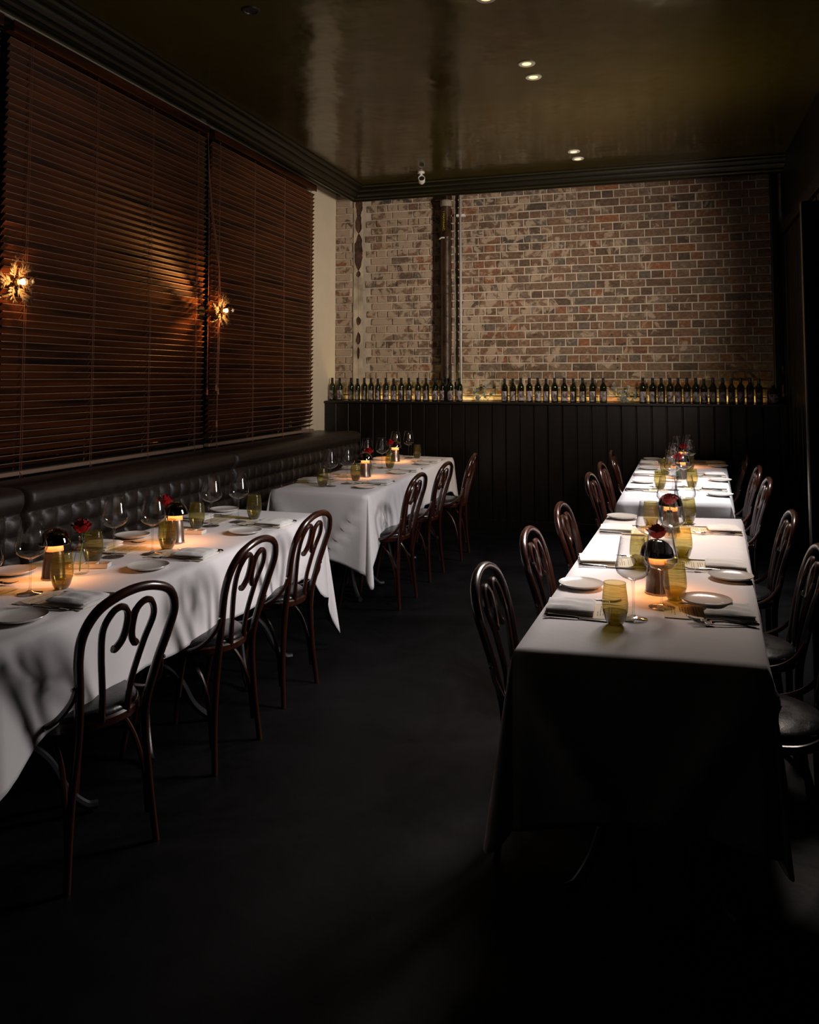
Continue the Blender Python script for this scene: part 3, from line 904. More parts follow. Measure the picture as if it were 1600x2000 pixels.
def cloth(name, label, q, drops, corner, flare, seed, grp):
    rg = random.Random(seed)
    ZT = 0.75
    nu, nv = 16, 56
    vs = []; fs = []; idx = {}
    for j in range(nv + 1):
        for i in range(nu + 1):
            p = q.at(i / nu, j / nv)
            idx[i, j] = len(vs)
            e = min(min(i, nu - i) / nu * 0.65, min(j, nv - j) / nv * 2.5)
            dz = -0.004 * math.exp(-e / 0.008) + (0.0007 * math.sin(j * 0.9 + seed) * math.sin(i * 0.7) if e > 0 else 0)
            vs.append((p.x, p.y, ZT + dz))
    fs += [(idx[i, j], idx[i + 1, j], idx[i + 1, j + 1], idx[i, j + 1]) for i in range(nu) for j in range(nv)]
    # perimeter, counter clockwise: near, right, far, left
    sides = [[idx[i, 0] for i in range(nu)], [idx[nu, j] for j in range(nv)], [idx[nu - i, nv] for i in range(nu)], [idx[0, nv - j] for j in range(nv)]]
    cs = [q.nl, q.nr, q.fr, q.fl]
    nrm = []
    for k in range(4):
        d = (cs[(k + 1) % 4] - cs[k]).normalized()
        nrm.append(Vector((d.y, -d.x)))
    cols = []      # (top index, out vector, drop, flare, s along side, side length, corner weight)
    NC = 14
    for k in range(4):
        pk = (k - 1) % 4
        a0 = math.atan2(nrm[pk].y, nrm[pk].x); a1 = math.atan2(nrm[k].y, nrm[k].x)
        while a1 < a0: a1 += 2 * PI
        for c in range(NC + 1):
            tt = c / NC
            a = a0 + (a1 - a0) * tt
            wgt = math.sin(PI * tt)
            dr = drops[pk] * (1 - tt) + drops[k] * tt
            dr += (corner[k] - dr) * 0.45
            cols.append((sides[k][0], Vector((math.cos(a), math.sin(a))), dr + (corner[k] - dr) * wgt ** 1.2, 0.02 + flare[k] * wgt ** 1.5, 0.0, 1.0, wgt, k))
        Ls = (cs[(k + 1) % 4] - cs[k]).length
        m = len(sides[k])
        for c in range(1, m):
            s0 = Ls * c / m
            dr = drops[k] + 0.45 * ((corner[k] - drops[k]) * math.exp(-(s0 / 0.17) ** 2) + (corner[(k + 1) % 4] - drops[k]) * math.exp(-((Ls - s0) / 0.17) ** 2))
            cols.append((sides[k][c], nrm[k], dr, 0.02, s0, Ls, 0.0, k))
    NT = 22
    base = len(vs)
    ph = [rg.uniform(0, 6) for _ in range(12)]
    creases = []
    for k in range(4):
        Ls = (cs[(k + 1) % 4] - cs[k]).length
        am_ = 0.050 if Ls < 1 else 0.022
        creases.append([(0.0, 0.40 * min(1, Ls), am_), (Ls, -0.40 * min(1, Ls), am_)] + [(rg.uniform(.2, .8) * Ls, rg.uniform(-.2, .2), 0.006) for _ in range(4 if Ls > 1 else 1)])
    for (ti, out, dr, fl, s_, Ls, wg, k) in cols:
        p0 = Vector(vs[ti])
        for r_ in range(1, NT + 1):
            t = r_ / NT
            off = 0.010 * (1 - math.exp(-t * 14)) + fl * t
            if wg == 0:
                e = smooth(min(1, min(s_, Ls - s_) / 0.25))
                off += e * (0.010 * math.sin(s_ * 11 + ph[k]) + 0.006 * math.sin(s_ * 23 + ph[k + 4])) * t ** 0.9
                for (c0, dc, am) in creases[k]:
                    cc = c0 + dc * t
                    off += am * math.exp(-abs((s_ - cc) / (0.022 + 0.03 * (abs(dc) > 0.25) * ((s_ - cc) * dc > 0)))) * (t * (1.2 - t)) * 2.4
                near = min(s_, Ls - s_)
                off += fl * 0.0 + 0.020 * math.exp(-near / 0.10) * t
            else:
                off += -0.020 * math.sin(PI * wg) * t * 0.8 + 0.020 * (1 - wg) * t
            zz = p0.z - 0.008 * (1 - math.exp(-t * 20)) - dr * t
            vs.append((p0.x + out.x * off, p0.y + out.y * off, max(zz, 0.01)))
    nc = len(cols)
    for c in range(nc):
        c2 = (c + 1) % nc
        a, b = cols[c][0], cols[c2][0]
        A = base + c * NT; B = base + c2 * NT
        if a == b: fs.append((a, A, B))
        else: fs.append((a, A, B, b))
        for r_ in range(NT - 1):
            fs.append((A + r_, A + r_ + 1, B + r_ + 1, B + r_))
    me = MB().add(vs, fs).mesh(name, M_cloth)
    try:
        for at in list(me.attributes):
            if at.name == 'sharp_edge': me.attributes.remove(at)
    except Exception: pass
    o = link(name, me)
    sd = o.modifiers.new('hem', 'SOLIDIFY'); sd.thickness = 0.0012; sd.offset = -1
    return tag(o, label, 'tablecloth', grp)


def pedestal_table(label, q):
    t = thing('pedestal_table', label, 'table', (0, 0, 0), 0, 'long tables under white cloths')
    c = [q.nl, q.nr, q.fr, q.fl]; m = sum(c, Vector((0, 0))) / 4
    ins = [m + (p - m) * 0.985 for p in c]
    MB().add([(p.x, p.y, z) for z in (0.712, 0.742) for p in ins], [(3, 2, 1, 0), (4, 5, 6, 7), (0, 1, 5, 4), (1, 2, 6, 5), (2, 3, 7, 6), (3, 0, 4, 7)]).obj('tabletop', M_board, t, False)
    for v in (0.17, 0.5, 0.83):
        p = q.at(0.5, v)
        T = Matrix.Translation((p.x, p.y, 0))
        o = MB().lathe([(0.0, 0.13), (0.045, 0.13), (0.05, 0.16), (0.032, 0.20), (0.026, 0.30), (0.026, 0.62), (0.05, 0.68), (0.13, 0.70), (0.13, 0.711), (0, 0.711)], 20, T).obj('pedestal', M_black, t)
        for a in (45, 135, 225, 315):
            A = R(a)
            P = [(0.03, 0.24), (0.09, 0.27), (0.17, 0.20), (0.23, 0.09), (0.29, 0.03), (0.33, 0.022)]
            MB().tube(spline([(p.x + r * math.cos(A), p.y + r * math.sin(A), z) for r, z in P], 5), 0.015, 8).obj('foot', M_black, o)
    return t


QR1 = Quad((-0.419, 2.289), (0.234, 2.348), (0.362, 4.765), (-0.325, 4.66))
QR2 = Quad((-0.305, 5.188), (0.346, 5.307), (0.492, 8.03), (-0.245, 7.99))
QL1 = Quad((-2.50, 1.84), (-1.79, 1.84), (-1.850, 4.245), (-2.50, 4.246))
QL2 = Quad((-2.568, 5.055), (-1.839, 4.956), (-1.955, 7.58), (-2.60, 7.66))
TN = {'R1': 'near right table', 'R2': 'far right table', 'L1': 'near left table', 'L2': 'far left table'}
QQ = {'R1': QR1, 'R2': QR2, 'L1': QL1, 'L2': QL2}
cloth('tablecloth', 'white cloth over the near right table, its front hanging in darkness', QR1, (0.40, 0.27, 0.40, 0.27), (0.50, 0.49, 0.48, 0.48), (0.07, 0.03, 0.05, 0.05), 2, 'white tablecloths')
cloth('tablecloth', 'white cloth over the far right table beyond the nearer one', QR2, (0.40, 0.27, 0.33, 0.27), (0.50, 0.50, 0.45, 0.45), (0.06, 0.12, 0.03, 0.04), 5, 'white tablecloths')
cloth('tablecloth', 'white cloth over the near left table, chair shadows on its long side', QL1, (0.40, 0.268, 0.40, 0.24), (0.40, 0.52, 0.66, 0.40), (0.03, 0.10, 0.09, 0.03), 3, 'white tablecloths')
cloth('tablecloth', 'white cloth over the far left table with a creased grey end', QL2, (0.40, 0.268, 0.33, 0.24), (0.40, 0.56, 0.45, 0.38), (0.05, 0.055, 0.04, 0.03), 7, 'white tablecloths')
for k in ('R1', 'R2', 'L1', 'L2'):
    pedestal_table('pedestal table hidden under the cloth of the %s' % TN[k], QQ[k])

# ------------------------------------------------------------------ bentwood chairs
def make_chair():
    t = thing('bentwood_chair', '', 'chair')
    H = [(-0.190, 0.166, 0.0), (-0.172, 0.145, 0.22), (-0.172, 0.126, 0.42), (-0.196, 0.144, 0.56), (-0.222, 0.169, 0.67), (-0.246, 0.174, 0.750), (-0.264, 0.140, 0.812), (-0.275, 0.076, 0.844)]
    top = [(-0.278, 0, 0.855)]
    path = spline(H + top + [(x, -y, z) for x, y, z in reversed(H)], 6)
    nP = len(path)
    rad = [0.0115 + 0.0035 * smooth(min(1, min(i, nP - 1 - i) / 18)) for i in range(nP)]
    MB().tube(path, rad, 10).obj('back_hoop', M_wood, t)
    for sg in (1, -1):
        P = [(-0.178, 0.046, 0.445), (-0.186, 0.054, 0.54), (-0.210, 0.080, 0.66), (-0.236, 0.096, 0.742), (-0.252, 0.074, 0.793), (-0.256, 0.042, 0.803), (-0.248, 0.016, 0.778), (-0.238, 0.011, 0.735), (-0.228, 0.018, 0.695), (-0.220, 0.036, 0.670), (-0.218, 0.046, 0.671)]
        MB().tube(spline([(x, y * sg, z) for x, y, z in P], 6), [0.0105] * 36 + [0.0115] * 25, 8).obj('back_scroll', M_wood, t)
        # hip brace from the hoop down to the seat rim
        A = [(-0.204, 0.158, 0.595), (-0.192, 0.168, 0.545), (-0.150, 0.188, 0.490), (-0.085, 0.1995, 0.456), (0.0, 0.2005, 0.446)]
        MB().tube(spline([(x, y * sg, z) for x, y, z in A], 6), 0.0095, 8).obj('hip_brace', M_wood, t)
        L = [(0.150, 0.130, 0.435), (0.185, 0.150, 0.30), (0.212, 0.165, 0.14), (0.232, 0.176, 0.0)]
        p2 = spline([(x, y * sg, z) for x, y, z in L], 6)
        MB().tube(p2, [0.0165 - 0.0055 * i / (len(p2) - 1) for i in range(len(p2))], 10).obj('leg', M_wood, t)
        B = [(-0.166, 0.150, 0.09), (-0.148, 0.146, 0.22), (-0.110, 0.135, 0.33), (-0.04, 0.12, 0.405), (0.02, 0.10, 0.430)]
        MB().tube(spline([(x, y * sg, z) for x, y, z in B], 6), 0.0085, 8).obj('brace', M_wood, t)
        B = [(0.196, 0.148, 0.13), (0.176, 0.140, 0.24), (0.140, 0.120, 0.34), (0.08, 0.09, 0.41), (0.03, 0.07, 0.430)]
        MB().tube(spline([(x, y * sg, z) for x, y, z in B], 6), 0.0085, 8).obj('brace', M_wood, t)
        MB().lathe([(0, 0.008), (0.005, 0.007), (0.006, 0.003), (0.006, 0.0)], 8, Matrix.Translation((-0.204, 0.170 * sg, 0.585)) @ Matrix.Rotation(R(-90 * sg), 4, 'X')).obj('screw_cap', M_steel, t)
    MB().lathe([(0.155, 0.425), (0.186, 0.425), (0.192, 0.431), (0.192, 0.452), (0.186, 0.458), (0.155, 0.458)], 40).obj('seat_ring', M_wood, t)
    MB().lathe([(0, 0.440), (0.178, 0.440), (0.183, 0.452), (0.184, 0.462), (0.178, 0.472), (0.165, 0.480), (0.10, 0.484), (0, 0.485)], 40).obj('seat', M_vinyl, t)
    return t


ck_ = Kit(make_chair)
LR, RT = 'left', 'right'
chairs = [
    (-1.838, 2.270, 2.90, 'bentwood chair in front at lower left, its scroll back against the cloth'),
    (-1.842, 2.998, 3.10, 'bentwood chair second from the front on the near left table'),
    (-1.874, 3.652, 3.09, 'bentwood chair at the far corner of the near left table'),
    (-1.862, 5.30, 3.10, 'bentwood chair nearest on the far left table, shadow on the cloth'),
    (-1.875, 6.06, 3.10, 'bentwood chair in the middle of the far left table'),
    (-1.835, 6.79, PI + 0.05, 'bentwood chair farthest along the far left table'),
    (-0.338, 2.77, -0.05, 'bentwood chair closest on the aisle side of the near right table'),
    (-0.302, 3.50, -0.06, 'bentwood chair middle on the aisle side of the near right table'),
    (-0.258, 4.24, -0.07, 'bentwood chair farthest on the aisle side of the near right table'),
    (-0.238, 5.62, -0.09, 'bentwood chair closest on the aisle side of the far right table'),
    (-0.218, 6.36, -0.05, 'bentwood chair middle on the aisle side of the far right table'),
    (-0.208, 7.42, -0.02, 'bentwood chair on the aisle side of the far right table, by the panelling'),
    (0.262, 2.80, PI, 'bentwood chair with only seat edge showing low at the right of the near table'),
    (0.268, 3.48, PI, 'bentwood chair with lit round seat right of the near right table'),
    (0.285, 4.34, PI, 'bentwood chair partly behind the dark door leaf at right'),
    (0.330, 5.72, PI, 'bentwood chair closest on the right side of the far right table'),
    (0.345, 6.46, PI, 'bentwood chair middle on the right side of the far right table'),
    (0.345, 7.40, PI, 'bentwood chair faint in shadow, farthest right of the far right table'),
]
for (x, y, rz, lb_) in chairs:
    ck_.put((x, y, 0), rz, lb_, 'bentwood chairs round the tables')

# ------------------------------------------------------------------ tableware
ZT = 0.7515


def make_wine():
    t = thing('wine_glass', '', 'wine glass')
    MB().lathe([(0.0035, 0.118), (0.012, 0.120), (0.034, 0.129), (0.048, 0.140), (0.0535, 0.152), (0.0525, 0.166), (0.0475, 0.190), (0.0420, 0.220), (0.0365, 0.249), (0.0368, 0.2515), (0.0374, 0.2505)], 32).obj('bowl', G_clear, t)
    MB().lathe([(0.0110, 0.1205), (0.0055, 0.115), (0.0036, 0.104), (0.0033, 0.06), (0.0036, 0.022), (0.006, 0.011), (0.014, 0.006), (0.041, 0.0022), (0.0425, 0.0012), (0.041, 0.0), (0, 0.0)], 24).obj('stem_and_foot', G_clear, t)
    return t


def make_tumbler():
    t = thing('tumbler', '', 'glass')
    MB().lathe([(0, 0.012), (0.018, 0.010), (0.024, 0.010), (0.032, 0.024), (0.0385, 0.045), (0.0392, 0.060), (0.0375, 0.085), (0.0325, 0.124), (0.0335, 0.1255), (0.0340, 0.124)], 32).obj('glass_wall', G_olive, t)
    MB().lathe([(0.0375, 0.040), (0.0300, 0.014), (0.0245, 0.004), (0.020, 0.0), (0, 0.0)], 32).obj('thick_base', G_base, t)
    return t


def make_plate():
    t = thing('side_plate', '', 'plate')
    MB().lathe([(0, 0.006), (0.050, 0.0065), (0.070, 0.010), (0.0785, 0.0150), (0.0800, 0.0158), (0.0805, 0.0145), (0.073, 0.008), (0.052, 0.002), (0.045, 0.0), (0, 0.0)], 40).obj('dish', M_plate, t)
    return t


def make_menu():
    t = thing('menu_card', '', 'menu')
    MB().box(-0.135, 0.135, -0.085, 0.085, 0.0, 0.0012).obj('card', M_menu, t, False)
    k = MB(); rg = random.Random(2)
    for i in range(15):      # text lines run across the card, read from the seat
        a = 0.118 - i * 0.0085
        if i in (3, 8, 12): continue
        wd = rg.uniform(0.02, 0.06)
        b = -0.055 + rg.uniform(0, .01)
        while b < 0.055:
            e = min(0.062, b + rg.uniform(.012, .03))
            k.box(a, a + 0.0022, b, e, 0.0012, 0.00135); b = e + 0.005
            if rg.random() < 0.25: break
    k.obj('print', M_ink, t, False)
    return t


def make_napkin():
    t = thing('napkin', '', 'napkin')
    def lay(z0, th, x0, x1, y0, y1, ph):
        b = MB()
        nx, ny = 14, 10
        def f(u, v):
            x = x0 + (x1 - x0) * u; y = y0 + (y1 - y0) * v
            ed = min(1, min(u * nx, (1 - u) * nx) * .8) * min(1, min(v * ny, (1 - v) * ny) * .8)
            return (x, y, z0 + th * (0.35 + 0.65 * math.sqrt(max(0, ed))) + ed * 0.0022 * math.sin(y * 95 + ph + x * 20) + ed * 0.0015 * math.sin(x * 60 + ph))
        b.grid(nx, ny, f)
        n0 = len(b.v)
        rim = [i for i in range(nx + 1)] + [(j + 1) * (nx + 1) + nx for j in range(ny)] + [ny * (nx + 1) + nx - 1 - i for i in range(nx)] + [(ny - 1 - j) * (nx + 1) for j in range(ny - 1)]
        low = [(b.v[i][0] * 0.985 + 0.015 * (x0 + x1) / 2, b.v[i][1] * 0.985 + .015 * (y0 + y1) / 2, z0) for i in rim]
        b.v += low
        m = len(rim)
        b.f += [(rim[(k + 1) % m], rim[k], n0 + k, n0 + (k + 1) % m) for k in range(m)]
        return b
    lay(0.0, 0.012, -0.075, 0.075, -0.070, 0.070, 0.3).obj('lower_fold', M_napkin, t)
    lay(0.0118, 0.012, -0.072, 0.078, -0.066, 0.066, 1.7).obj('upper_fold', M_napkin, t)
    return t


def make_knife():
    t = thing('knife', '', 'knife')
    b = MB()
    b.add([(0.0, .004, 0.001), (0.10, .010, 0.001), (0.118, 0.002, 0.001), (0.10, -.009, 0.001), (0.0, -.005, 0.001), (0.0, .003, 0.003), (0.10, .008, 0.0028), (0.115, 0.002, 0.002), (0.10, -.008, 0.0018), (0.0, -.004, 0.003)],
          [(4, 3, 2, 1, 0), (5, 6, 7, 8, 9), (0, 1, 6, 5), (1, 2, 7, 6), (2, 3, 8, 7), (3, 4, 9, 8), (4, 0, 5, 9)])
    b.obj('blade', M_steel, t, False)
    MB().tube([(0.004, 0, 0.004), (-0.01, 0, 0.005), (-0.05, 0, 0.0055), (-0.09, 0, 0.0062), (-0.100, 0, 0.006), (-0.104, 0, 0.006)], [0.0032, 0.0042, 0.0048, 0.0062, 0.0058, 0.003], 8).obj('handle', M_steel, t)
    return t


def make_fork():
    t = thing('fork', '', 'fork')
    MB().tube([(-0.10, 0, 0.005), (-0.095, 0, 0.005), (-0.05, 0, 0.006), (0.0, 0, 0.010), (0.03, 0, 0.010), (0.042, 0, 0.0075)], [0.002, 0.0052, 0.0038, 0.0026, 0.003, 0.006], 8).obj('handle', M_steel, t)
    b = MB()
    b.add([(0.036, -.009, .007), (0.060, -.012, .005), (0.060, .012, .005), (0.036, .009, .007), (0.036, -.009, .0088), (0.060, -.012, .0068), (0.060, .012, .0068), (0.036, .009, .0088)],
          [(3, 2, 1, 0), (4, 5, 6, 7), (0, 1, 5, 4), (1, 2, 6, 5), (2, 3, 7, 6), (3, 0, 4, 7)])
    for k in range(4):
        y = -0.0102 + k * 0.0068
        b.tube([(0.058, y, 0.006), (0.078, y, 0.0075), (0.098, y * 1.02, 0.014)], [0.0017, 0.0015, 0.0008], 6)
    b.obj('tines', M_steel, t, False)
    return t


def make_lamp():
    t = thing('table_lamp', '', 'lamp')
    MB().lathe([(0, 0.0), (0.043, 0.0), (0.0435, 0.004), (0.0425, 0.008), (0.0415, 0.010), (0.039, 0.050), (0.034, 0.090), (0.0285, 0.116), (0.0255, 0.134), (0.0, 0.134)], 32).obj('body', M_body, t)
    MB().lathe([(0.0565, 0.1265), (0.0582, 0.1285), (0.0570, 0.138), (0.0510, 0.156), (0.0390, 0.171), (0.0220, 0.181), (0, 0.184)], 36).obj('dome', M_chrome, t)
    MB().lathe([(0.0565, 0.1265), (0.0530, 0.140), (0.0430, 0.156), (0.0265, 0.162)], 32).obj('dome_lining', M_white, t)
    MB().lathe([(0.0335, 0.102), (0.0325, 0.110), (0.0300, 0.128), (0.0270, 0.139)], 32).obj('diffuser', M_dif, t)
    MB().lathe([(0.0290, 0.1410), (0.0430, 0.1410)], 32).obj('light_ring', M_led, t)
    return t


def petal(b, ang, lean, rad, ht, wd, z0):
    ca, sa = math.cos(ang), math.sin(ang)
    def f(u, v):
        a = (u - 0.5) * wd * (0.55 + 0.45 * math.sin(PI * min(1, 0.15 + v * 0.8)))
        c = max(0.0, (v - 0.75) / 0.25)
        r_ = rad * (0.22 + 0.78 * math.sin(PI * (0.04 + 0.60 * v)) ** 0.8) + lean * c * c + 0.0012 * math.sin(u * 9 + ang * 5)
        x = r_ * math.cos(a); y = r_ * math.sin(a)
        z = z0 + ht * (v - 0.10 * c * c * (1 if lean > 0.002 else 0)) - ht * 0.14 * v * (2 * (u - .5)) ** 2
        return (x * ca - y * sa, x * sa + y * ca, z)
    b.grid(5, 5, f)


def make_rose():
    t = thing('rose_in_vase', '', 'flower')
    va = MB().lathe([(0, 0.004), (0.024, 0.003), (0.029, 0.008), (0.030, 0.028), (0.026, 0.060), (0.017, 0.095), (0.0115, 0.118), (0.0110, 0.138), (0.0135, 0.143), (0.0145, 0.143)], 28).obj('vase', G_vase, t)
    rb = MB().lathe([(0.0120, 0.118), (0.0130, 0.120), (0.0130, 0.127), (0.0120, 0.129)], 20)
    rb.grid(2, 12, lambda u, v: (0.014 + 0.012 * math.sin(v * 2.6) + 0.004 * v, -0.004 + 0.007 * u + 0.004 * math.sin(v * 3), 0.124 - 0.075 * v))
    rb.obj('ribbon', M_ribbon, va)
    MB().tube(spline([(0.004, 0.002, 0.012), (0.002, 0, 0.06), (-0.002, 0, 0.12), (0.0, 0, 0.176)], 5), 0.0022, 6).obj('stem', M_stem, t)
    b = MB()
    for k in range(3): petal(b, k * 2.1, 0.0, 0.009, 0.040, 2.6, 0.170)
    for k in range(4): petal(b, k * 1.57 + .5, 0.002, 0.017, 0.043, 2.0, 0.164)
    for k in range(5): petal(b, k * 1.256 + .2, 0.005, 0.026, 0.042, 1.7, 0.160)
    for k in range(6): petal(b, k * 1.047 + .8, 0.009, 0.033, 0.036, 1.4, 0.158)
    b.obj('petals', M_rose, t)
    l = MB()
    for k, (a, ln, zz) in enumerate(((0.4, 0.020, 0.170), (1.9, 0.018, 0.170), (3.3, 0.021, 0.170), (4.9, 0.018, 0.170), (2.6, 0.045, 0.152), (5.6, 0.038, 0.158))):
        d = Vector((math.cos(a), math.sin(a), -0.12 if k > 3 else -0.5)); s_ = Vector((-math.sin(a), math.cos(a), 0)) * ln * .22
        p = Vector((0, 0, zz))
        l.add([p, p + d * ln * .4 + s_, p + d * ln * .75 + s_ * .8, p + d * ln, p + d * ln * .75 - s_ * .8, p + d * ln * .4 - s_, p + d * ln * .5 + Vector((0, 0, .002))],
              [(0, 1, 6), (1, 2, 6), (2, 3, 6), (3, 4, 6), (4, 5, 6), (5, 0, 6)])
    l.obj('leaves', M_stem, t, False)
    return t


def make_dish():
    t = thing('condiment_dish', '', 'dish')
    b = MB(); X, Y, Hh = 0.075, 0.026, 0.017
    b.cbox(-X, X, -Y, Y, 0.0, 0.004, 0.001)
    for x0, x1, y0, y1 in ((-X, X, -Y, -Y + .004), (-X, X, Y - .004, Y), (-X, -X + .004, -Y + .004, Y - .004), (X - .004, X, -Y + .004, Y - .004), (-0.0275, -0.0245, -Y + .004, Y - .004), (0.0245, 0.0275, -Y + .004, Y - .004)):
        b.box(x0, x1, y0, y1, 0.004, Hh)
    b.obj('tray', M_plate, t, False)
    for k, c in enumerate(((-0.05, (0.55, 0.40, 0.22)), (0.0, (0.20, 0.09, 0.03)), (0.05, (0.45, 0.30, 0.14)))):
        MB().box(c[0] - .0215, c[0] + .0215, -Y + .0045, Y - .0045, 0.0042, 0.0085).obj('seasoning', princ('seasoning_%d' % k, c[1], 0.8, bump=0.001, bscale=300), t, False)
    return t


kw, kt, kp, km, kn, kk, kf, kl, kr, kd = [Kit(f) for f in (make_wine, make_tumbler, make_plate, make_menu, make_napkin, make_knife, make_fork, make_lamp, make_rose, make_dish)]

# one setting: table, side, ordinal word, centre of the card on its edge (x, y), facing; plate offset (inward, to the diner's left) or None
EDGE = {('R1', 'a'): 'aisle', ('R1', 'b'): 'right', ('R2', 'a'): 'aisle', ('R2', 'b'): 'right', ('L1', 'a'): 'bench', ('L1', 'b'): 'aisle', ('L2', 'a'): 'bench', ('L2', 'b'): 'aisle'}
settings = [
    ('R1', 'a', 'front', 2.73, (0.105, 0.31), 0.0), ('R1', 'a', 'middle', 3.46, None, 0.05), ('R1', 'a', 'back', 4.19, (0.115, 0.37), 0.0),
    ('R1', 'b', 'front', 2.83, (0.150, -0.055), 0.0), ('R1', 'b', 'middle', 3.52, (0.085, 0.19), -0.03), ('R1', 'b', 'back', 4.33, None, 0.02),
    ('R2', 'a', 'front', 5.76, (0.130, 0.38), 0.0), ('R2', 'a', 'middle', 6.64, (0.130, 0.42), 0.0), ('R2', 'a', 'back', 7.50, (0.125, 0.36), 0.0),
    ('R2', 'b', 'front', 5.92, (0.085, 0.30), 0.0), ('R2', 'b', 'middle', 6.74, (0.085, 0.33), 0.0), ('R2', 'b', 'back', 7.66, (0.085, 0.24), 0.0),
    ('L1', 'b', 'front', 2.33, (0.125, 0.22), 0.0), ('L1', 'b', 'middle', 3.07, (0.150, 0.25), 0.03), ('L1', 'b', 'back', 3.83, (0.115, 0.245), -0.03),
    ('L1', 'a', 'front', 2.33, (0.095, 0.26), 0.0), ('L1', 'a', 'middle', 3.09, (0.095, 0.24), 0.04), ('L1', 'a', 'back', 3.86, (0.105, 0.28), 0.0),
    ('L2', 'b', 'front', 5.53, (0.115, 0.235), 0.0), ('L2', 'b', 'middle', 6.36, (0.125, 0.20), 0.0), ('L2', 'b', 'back', 7.10, (0.100, 0.24), 0.0),
    ('L2', 'a', 'front', 5.50, (0.115, 0.30), 0.0), ('L2', 'a', 'middle', 6.36, (0.115, 0.28), 0.0), ('L2', 'a', 'back', 7.14, (0.115, 0.28), 0.0),
]
for (tk, sd, od, y, pl, jit) in settings:
    q = QQ[tk]
    v = (y - q.at(0 if sd == 'a' else 1, 0).y) / (q.at(0 if sd == 'a' else 1, 1).y - q.at(0 if sd == 'a' else 1, 0).y)
    e = q.at(0 if sd == 'a' else 1, v)
    ang = (0.04 if tk in ('R1', 'R2') else 0.0) + (0 if sd == 'a' else PI) + jit
    d = Vector((math.cos(ang), math.sin(ang))); l = Vector((-d.y, d.x))
    P = lambda a, b, z: (e.x + d.x * a + l.x * b, e.y + d.y * a + l.y * b, z)
    where = 'of the %s setting, %s side, %s' % (od, EDGE[tk, sd], TN[tk])
    cut = (0.02 if pl and pl[1] < 0 else 0.0)
    km.put(P(0.150, 0, ZT), ang, 'cream printed menu card %s' % where, 'menu cards')
    kn.put(P(0.088, 0.002, ZT + 0.0016), ang + jit, 'folded white napkin %s' % where, 'folded napkins')
    kk.put(P(0.118, -0.100, ZT), ang + rng.uniform(-.04, .04), 'steel table knife %s' % where, 'table knives')
    if pl and pl[1] < 0:
        kf.put(P(0.120, 0.105, ZT), ang + 0.08, 'steel table fork %s' % where, 'table forks')
        kf.put(P(0.110, 0.125, ZT), ang + 0.20, 'outer steel table fork %s' % where, 'table forks')
    else:
        kf.put(P(0.150, 0.098, ZT), ang + 0.10 + rng.uniform(-.05, .05), 'steel table fork %s' % where, 'table forks')
    if pl:
        kp.put(P(pl[0], pl[1], ZT + (0.018 if pl[1] < 0 else 0.0)), ang, 'round white side plate %s' % where, 'side plates')

ORDN = ['closest', 'second closest', 'third closest', 'fourth closest', 'fifth closest', 'sixth closest']


def rowof(kit, what, tk, pts, grp):
    for i, (x, y) in enumerate(sorted(pts, key=lambda p: p[1])):
        o = ORDN[i] if i < len(pts) - 1 or len(pts) == 1 else ('farthest' if len(pts) > 1 else ORDN[i])
        kit.put((x, y, ZT), rng.uniform(0, 6.28), '%s, %s on the %s' % (what, o if len(pts) > 1 else 'only one', TN[tk]), grp)


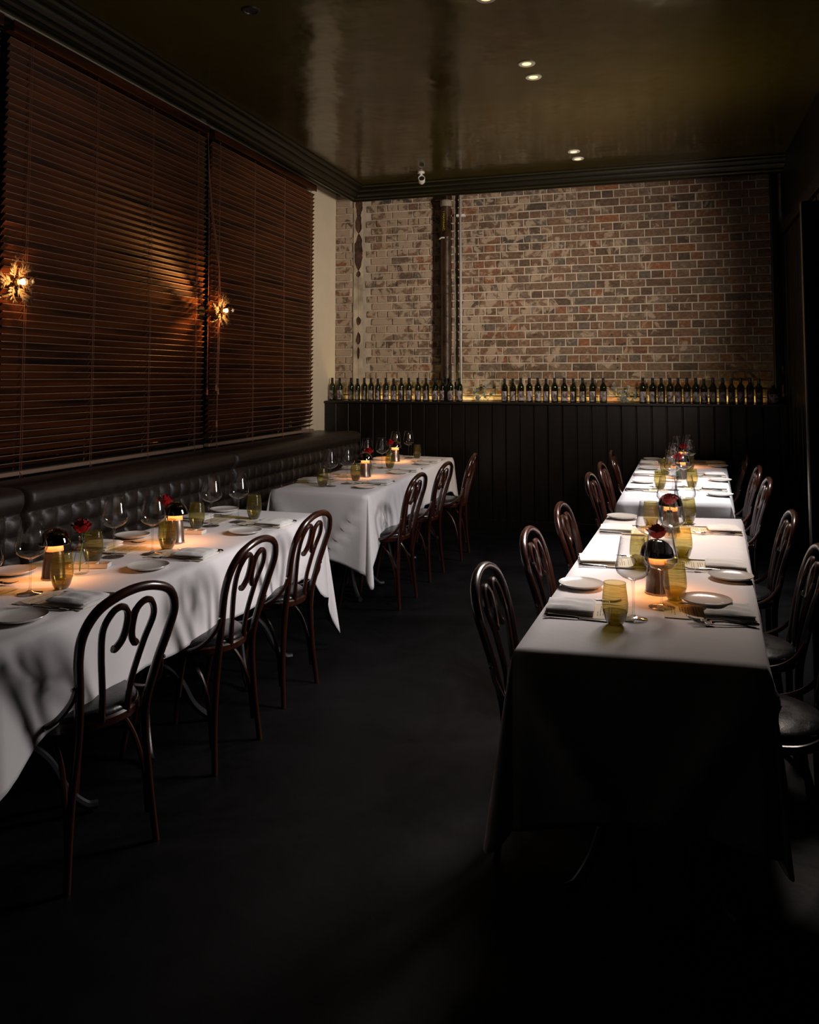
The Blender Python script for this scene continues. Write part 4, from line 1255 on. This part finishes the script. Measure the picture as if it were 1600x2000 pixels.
WG = {'R1': [(-0.114, 2.687), (-0.031, 2.849), (-0.080, 3.465), (0.008, 3.66), (-0.010, 4.37), (0.075, 4.47)],
      'R2': [(0.020, 5.80), (0.094, 5.98), (0.034, 6.60), (0.155, 7.0), (0.067, 7.40), (0.153, 7.62)],
      'L1': [(-2.12, 2.16), (-2.129, 2.37), (-2.229, 2.954), (-2.108, 3.050), (-2.217, 3.703), (-2.145, 3.849)],
      'L2': [(-2.240, 5.296), (-2.180, 5.458), (-2.378, 6.40), (-2.275, 6.475), (-2.429, 7.30), (-2.321, 7.353)]}
TG = {'R1': [(-0.165, 2.615), (0.011, 2.953), (-0.118, 3.422), (0.048, 3.649), (-0.092, 4.341), (0.090, 4.53)],
      'R2': [(-0.060, 5.83), (0.147, 5.991), (-0.028, 6.68), (0.160, 7.10), (0.00, 7.50)],
      'L1': [(-2.073, 2.46), (-2.236, 2.832), (-2.106, 3.158), (-2.256, 3.632), (-2.112, 3.960)],
      'L2': [(-2.280, 5.255), (-2.184, 5.639), (-2.207, 6.482), (-2.244, 7.378)]}
LG = {'R1': [(-0.046, 3.035), (0.003, 4.24)], 'R2': [(0.085, 6.45), (0.11, 7.35)], 'L1': [(-2.207, 2.575), (-2.155, 3.29)], 'L2': [(-2.200, 5.88), (-2.345, 7.03)]}
VG = {'R1': [(-0.048, 3.20), (-0.002, 4.06)], 'R2': [(0.062, 6.25), (0.118, 7.18)], 'L1': [(-2.150, 2.655), (-2.235, 3.325)], 'L2': [(-2.225, 6.02), (-2.343, 6.88)]}
for tk in ('R1', 'R2', 'L1', 'L2'):
    rowof(kw, 'tall clear wine glass', tk, WG[tk], 'wine glasses')
    rowof(kt, 'olive green tumbler', tk, TG[tk], 'olive tumblers')
    nm = {0: 'nearer', 1: 'farther'}
    for i, (x, y) in enumerate(LG[tk]):
        kl.put((x, y, ZT), 0, 'lit domed metal table lamp, %s of the two on the %s' % (nm[i], TN[tk]), 'domed table lamps')
    for i, (x, y) in enumerate(VG[tk]):
        kr.put((x, y, ZT), rng.uniform(0, 6), 'red rose in a glass bottle vase, %s of the two on the %s' % (nm[i], TN[tk]), 'roses in vases')
for (x, y, a, lb_) in ((-2.195, 2.765, 0.35, 'white divided condiment dish by the nearer rose on the near left table'), (-2.215, 3.505, 0.1, 'white divided condiment dish by the farther lamp on the near left table'),
                       (-2.30, 5.82, 0.1, 'white divided condiment dish beside the nearer lamp on the far left table')):
    kd.put((x, y, ZT), a, lb_, 'condiment dishes')
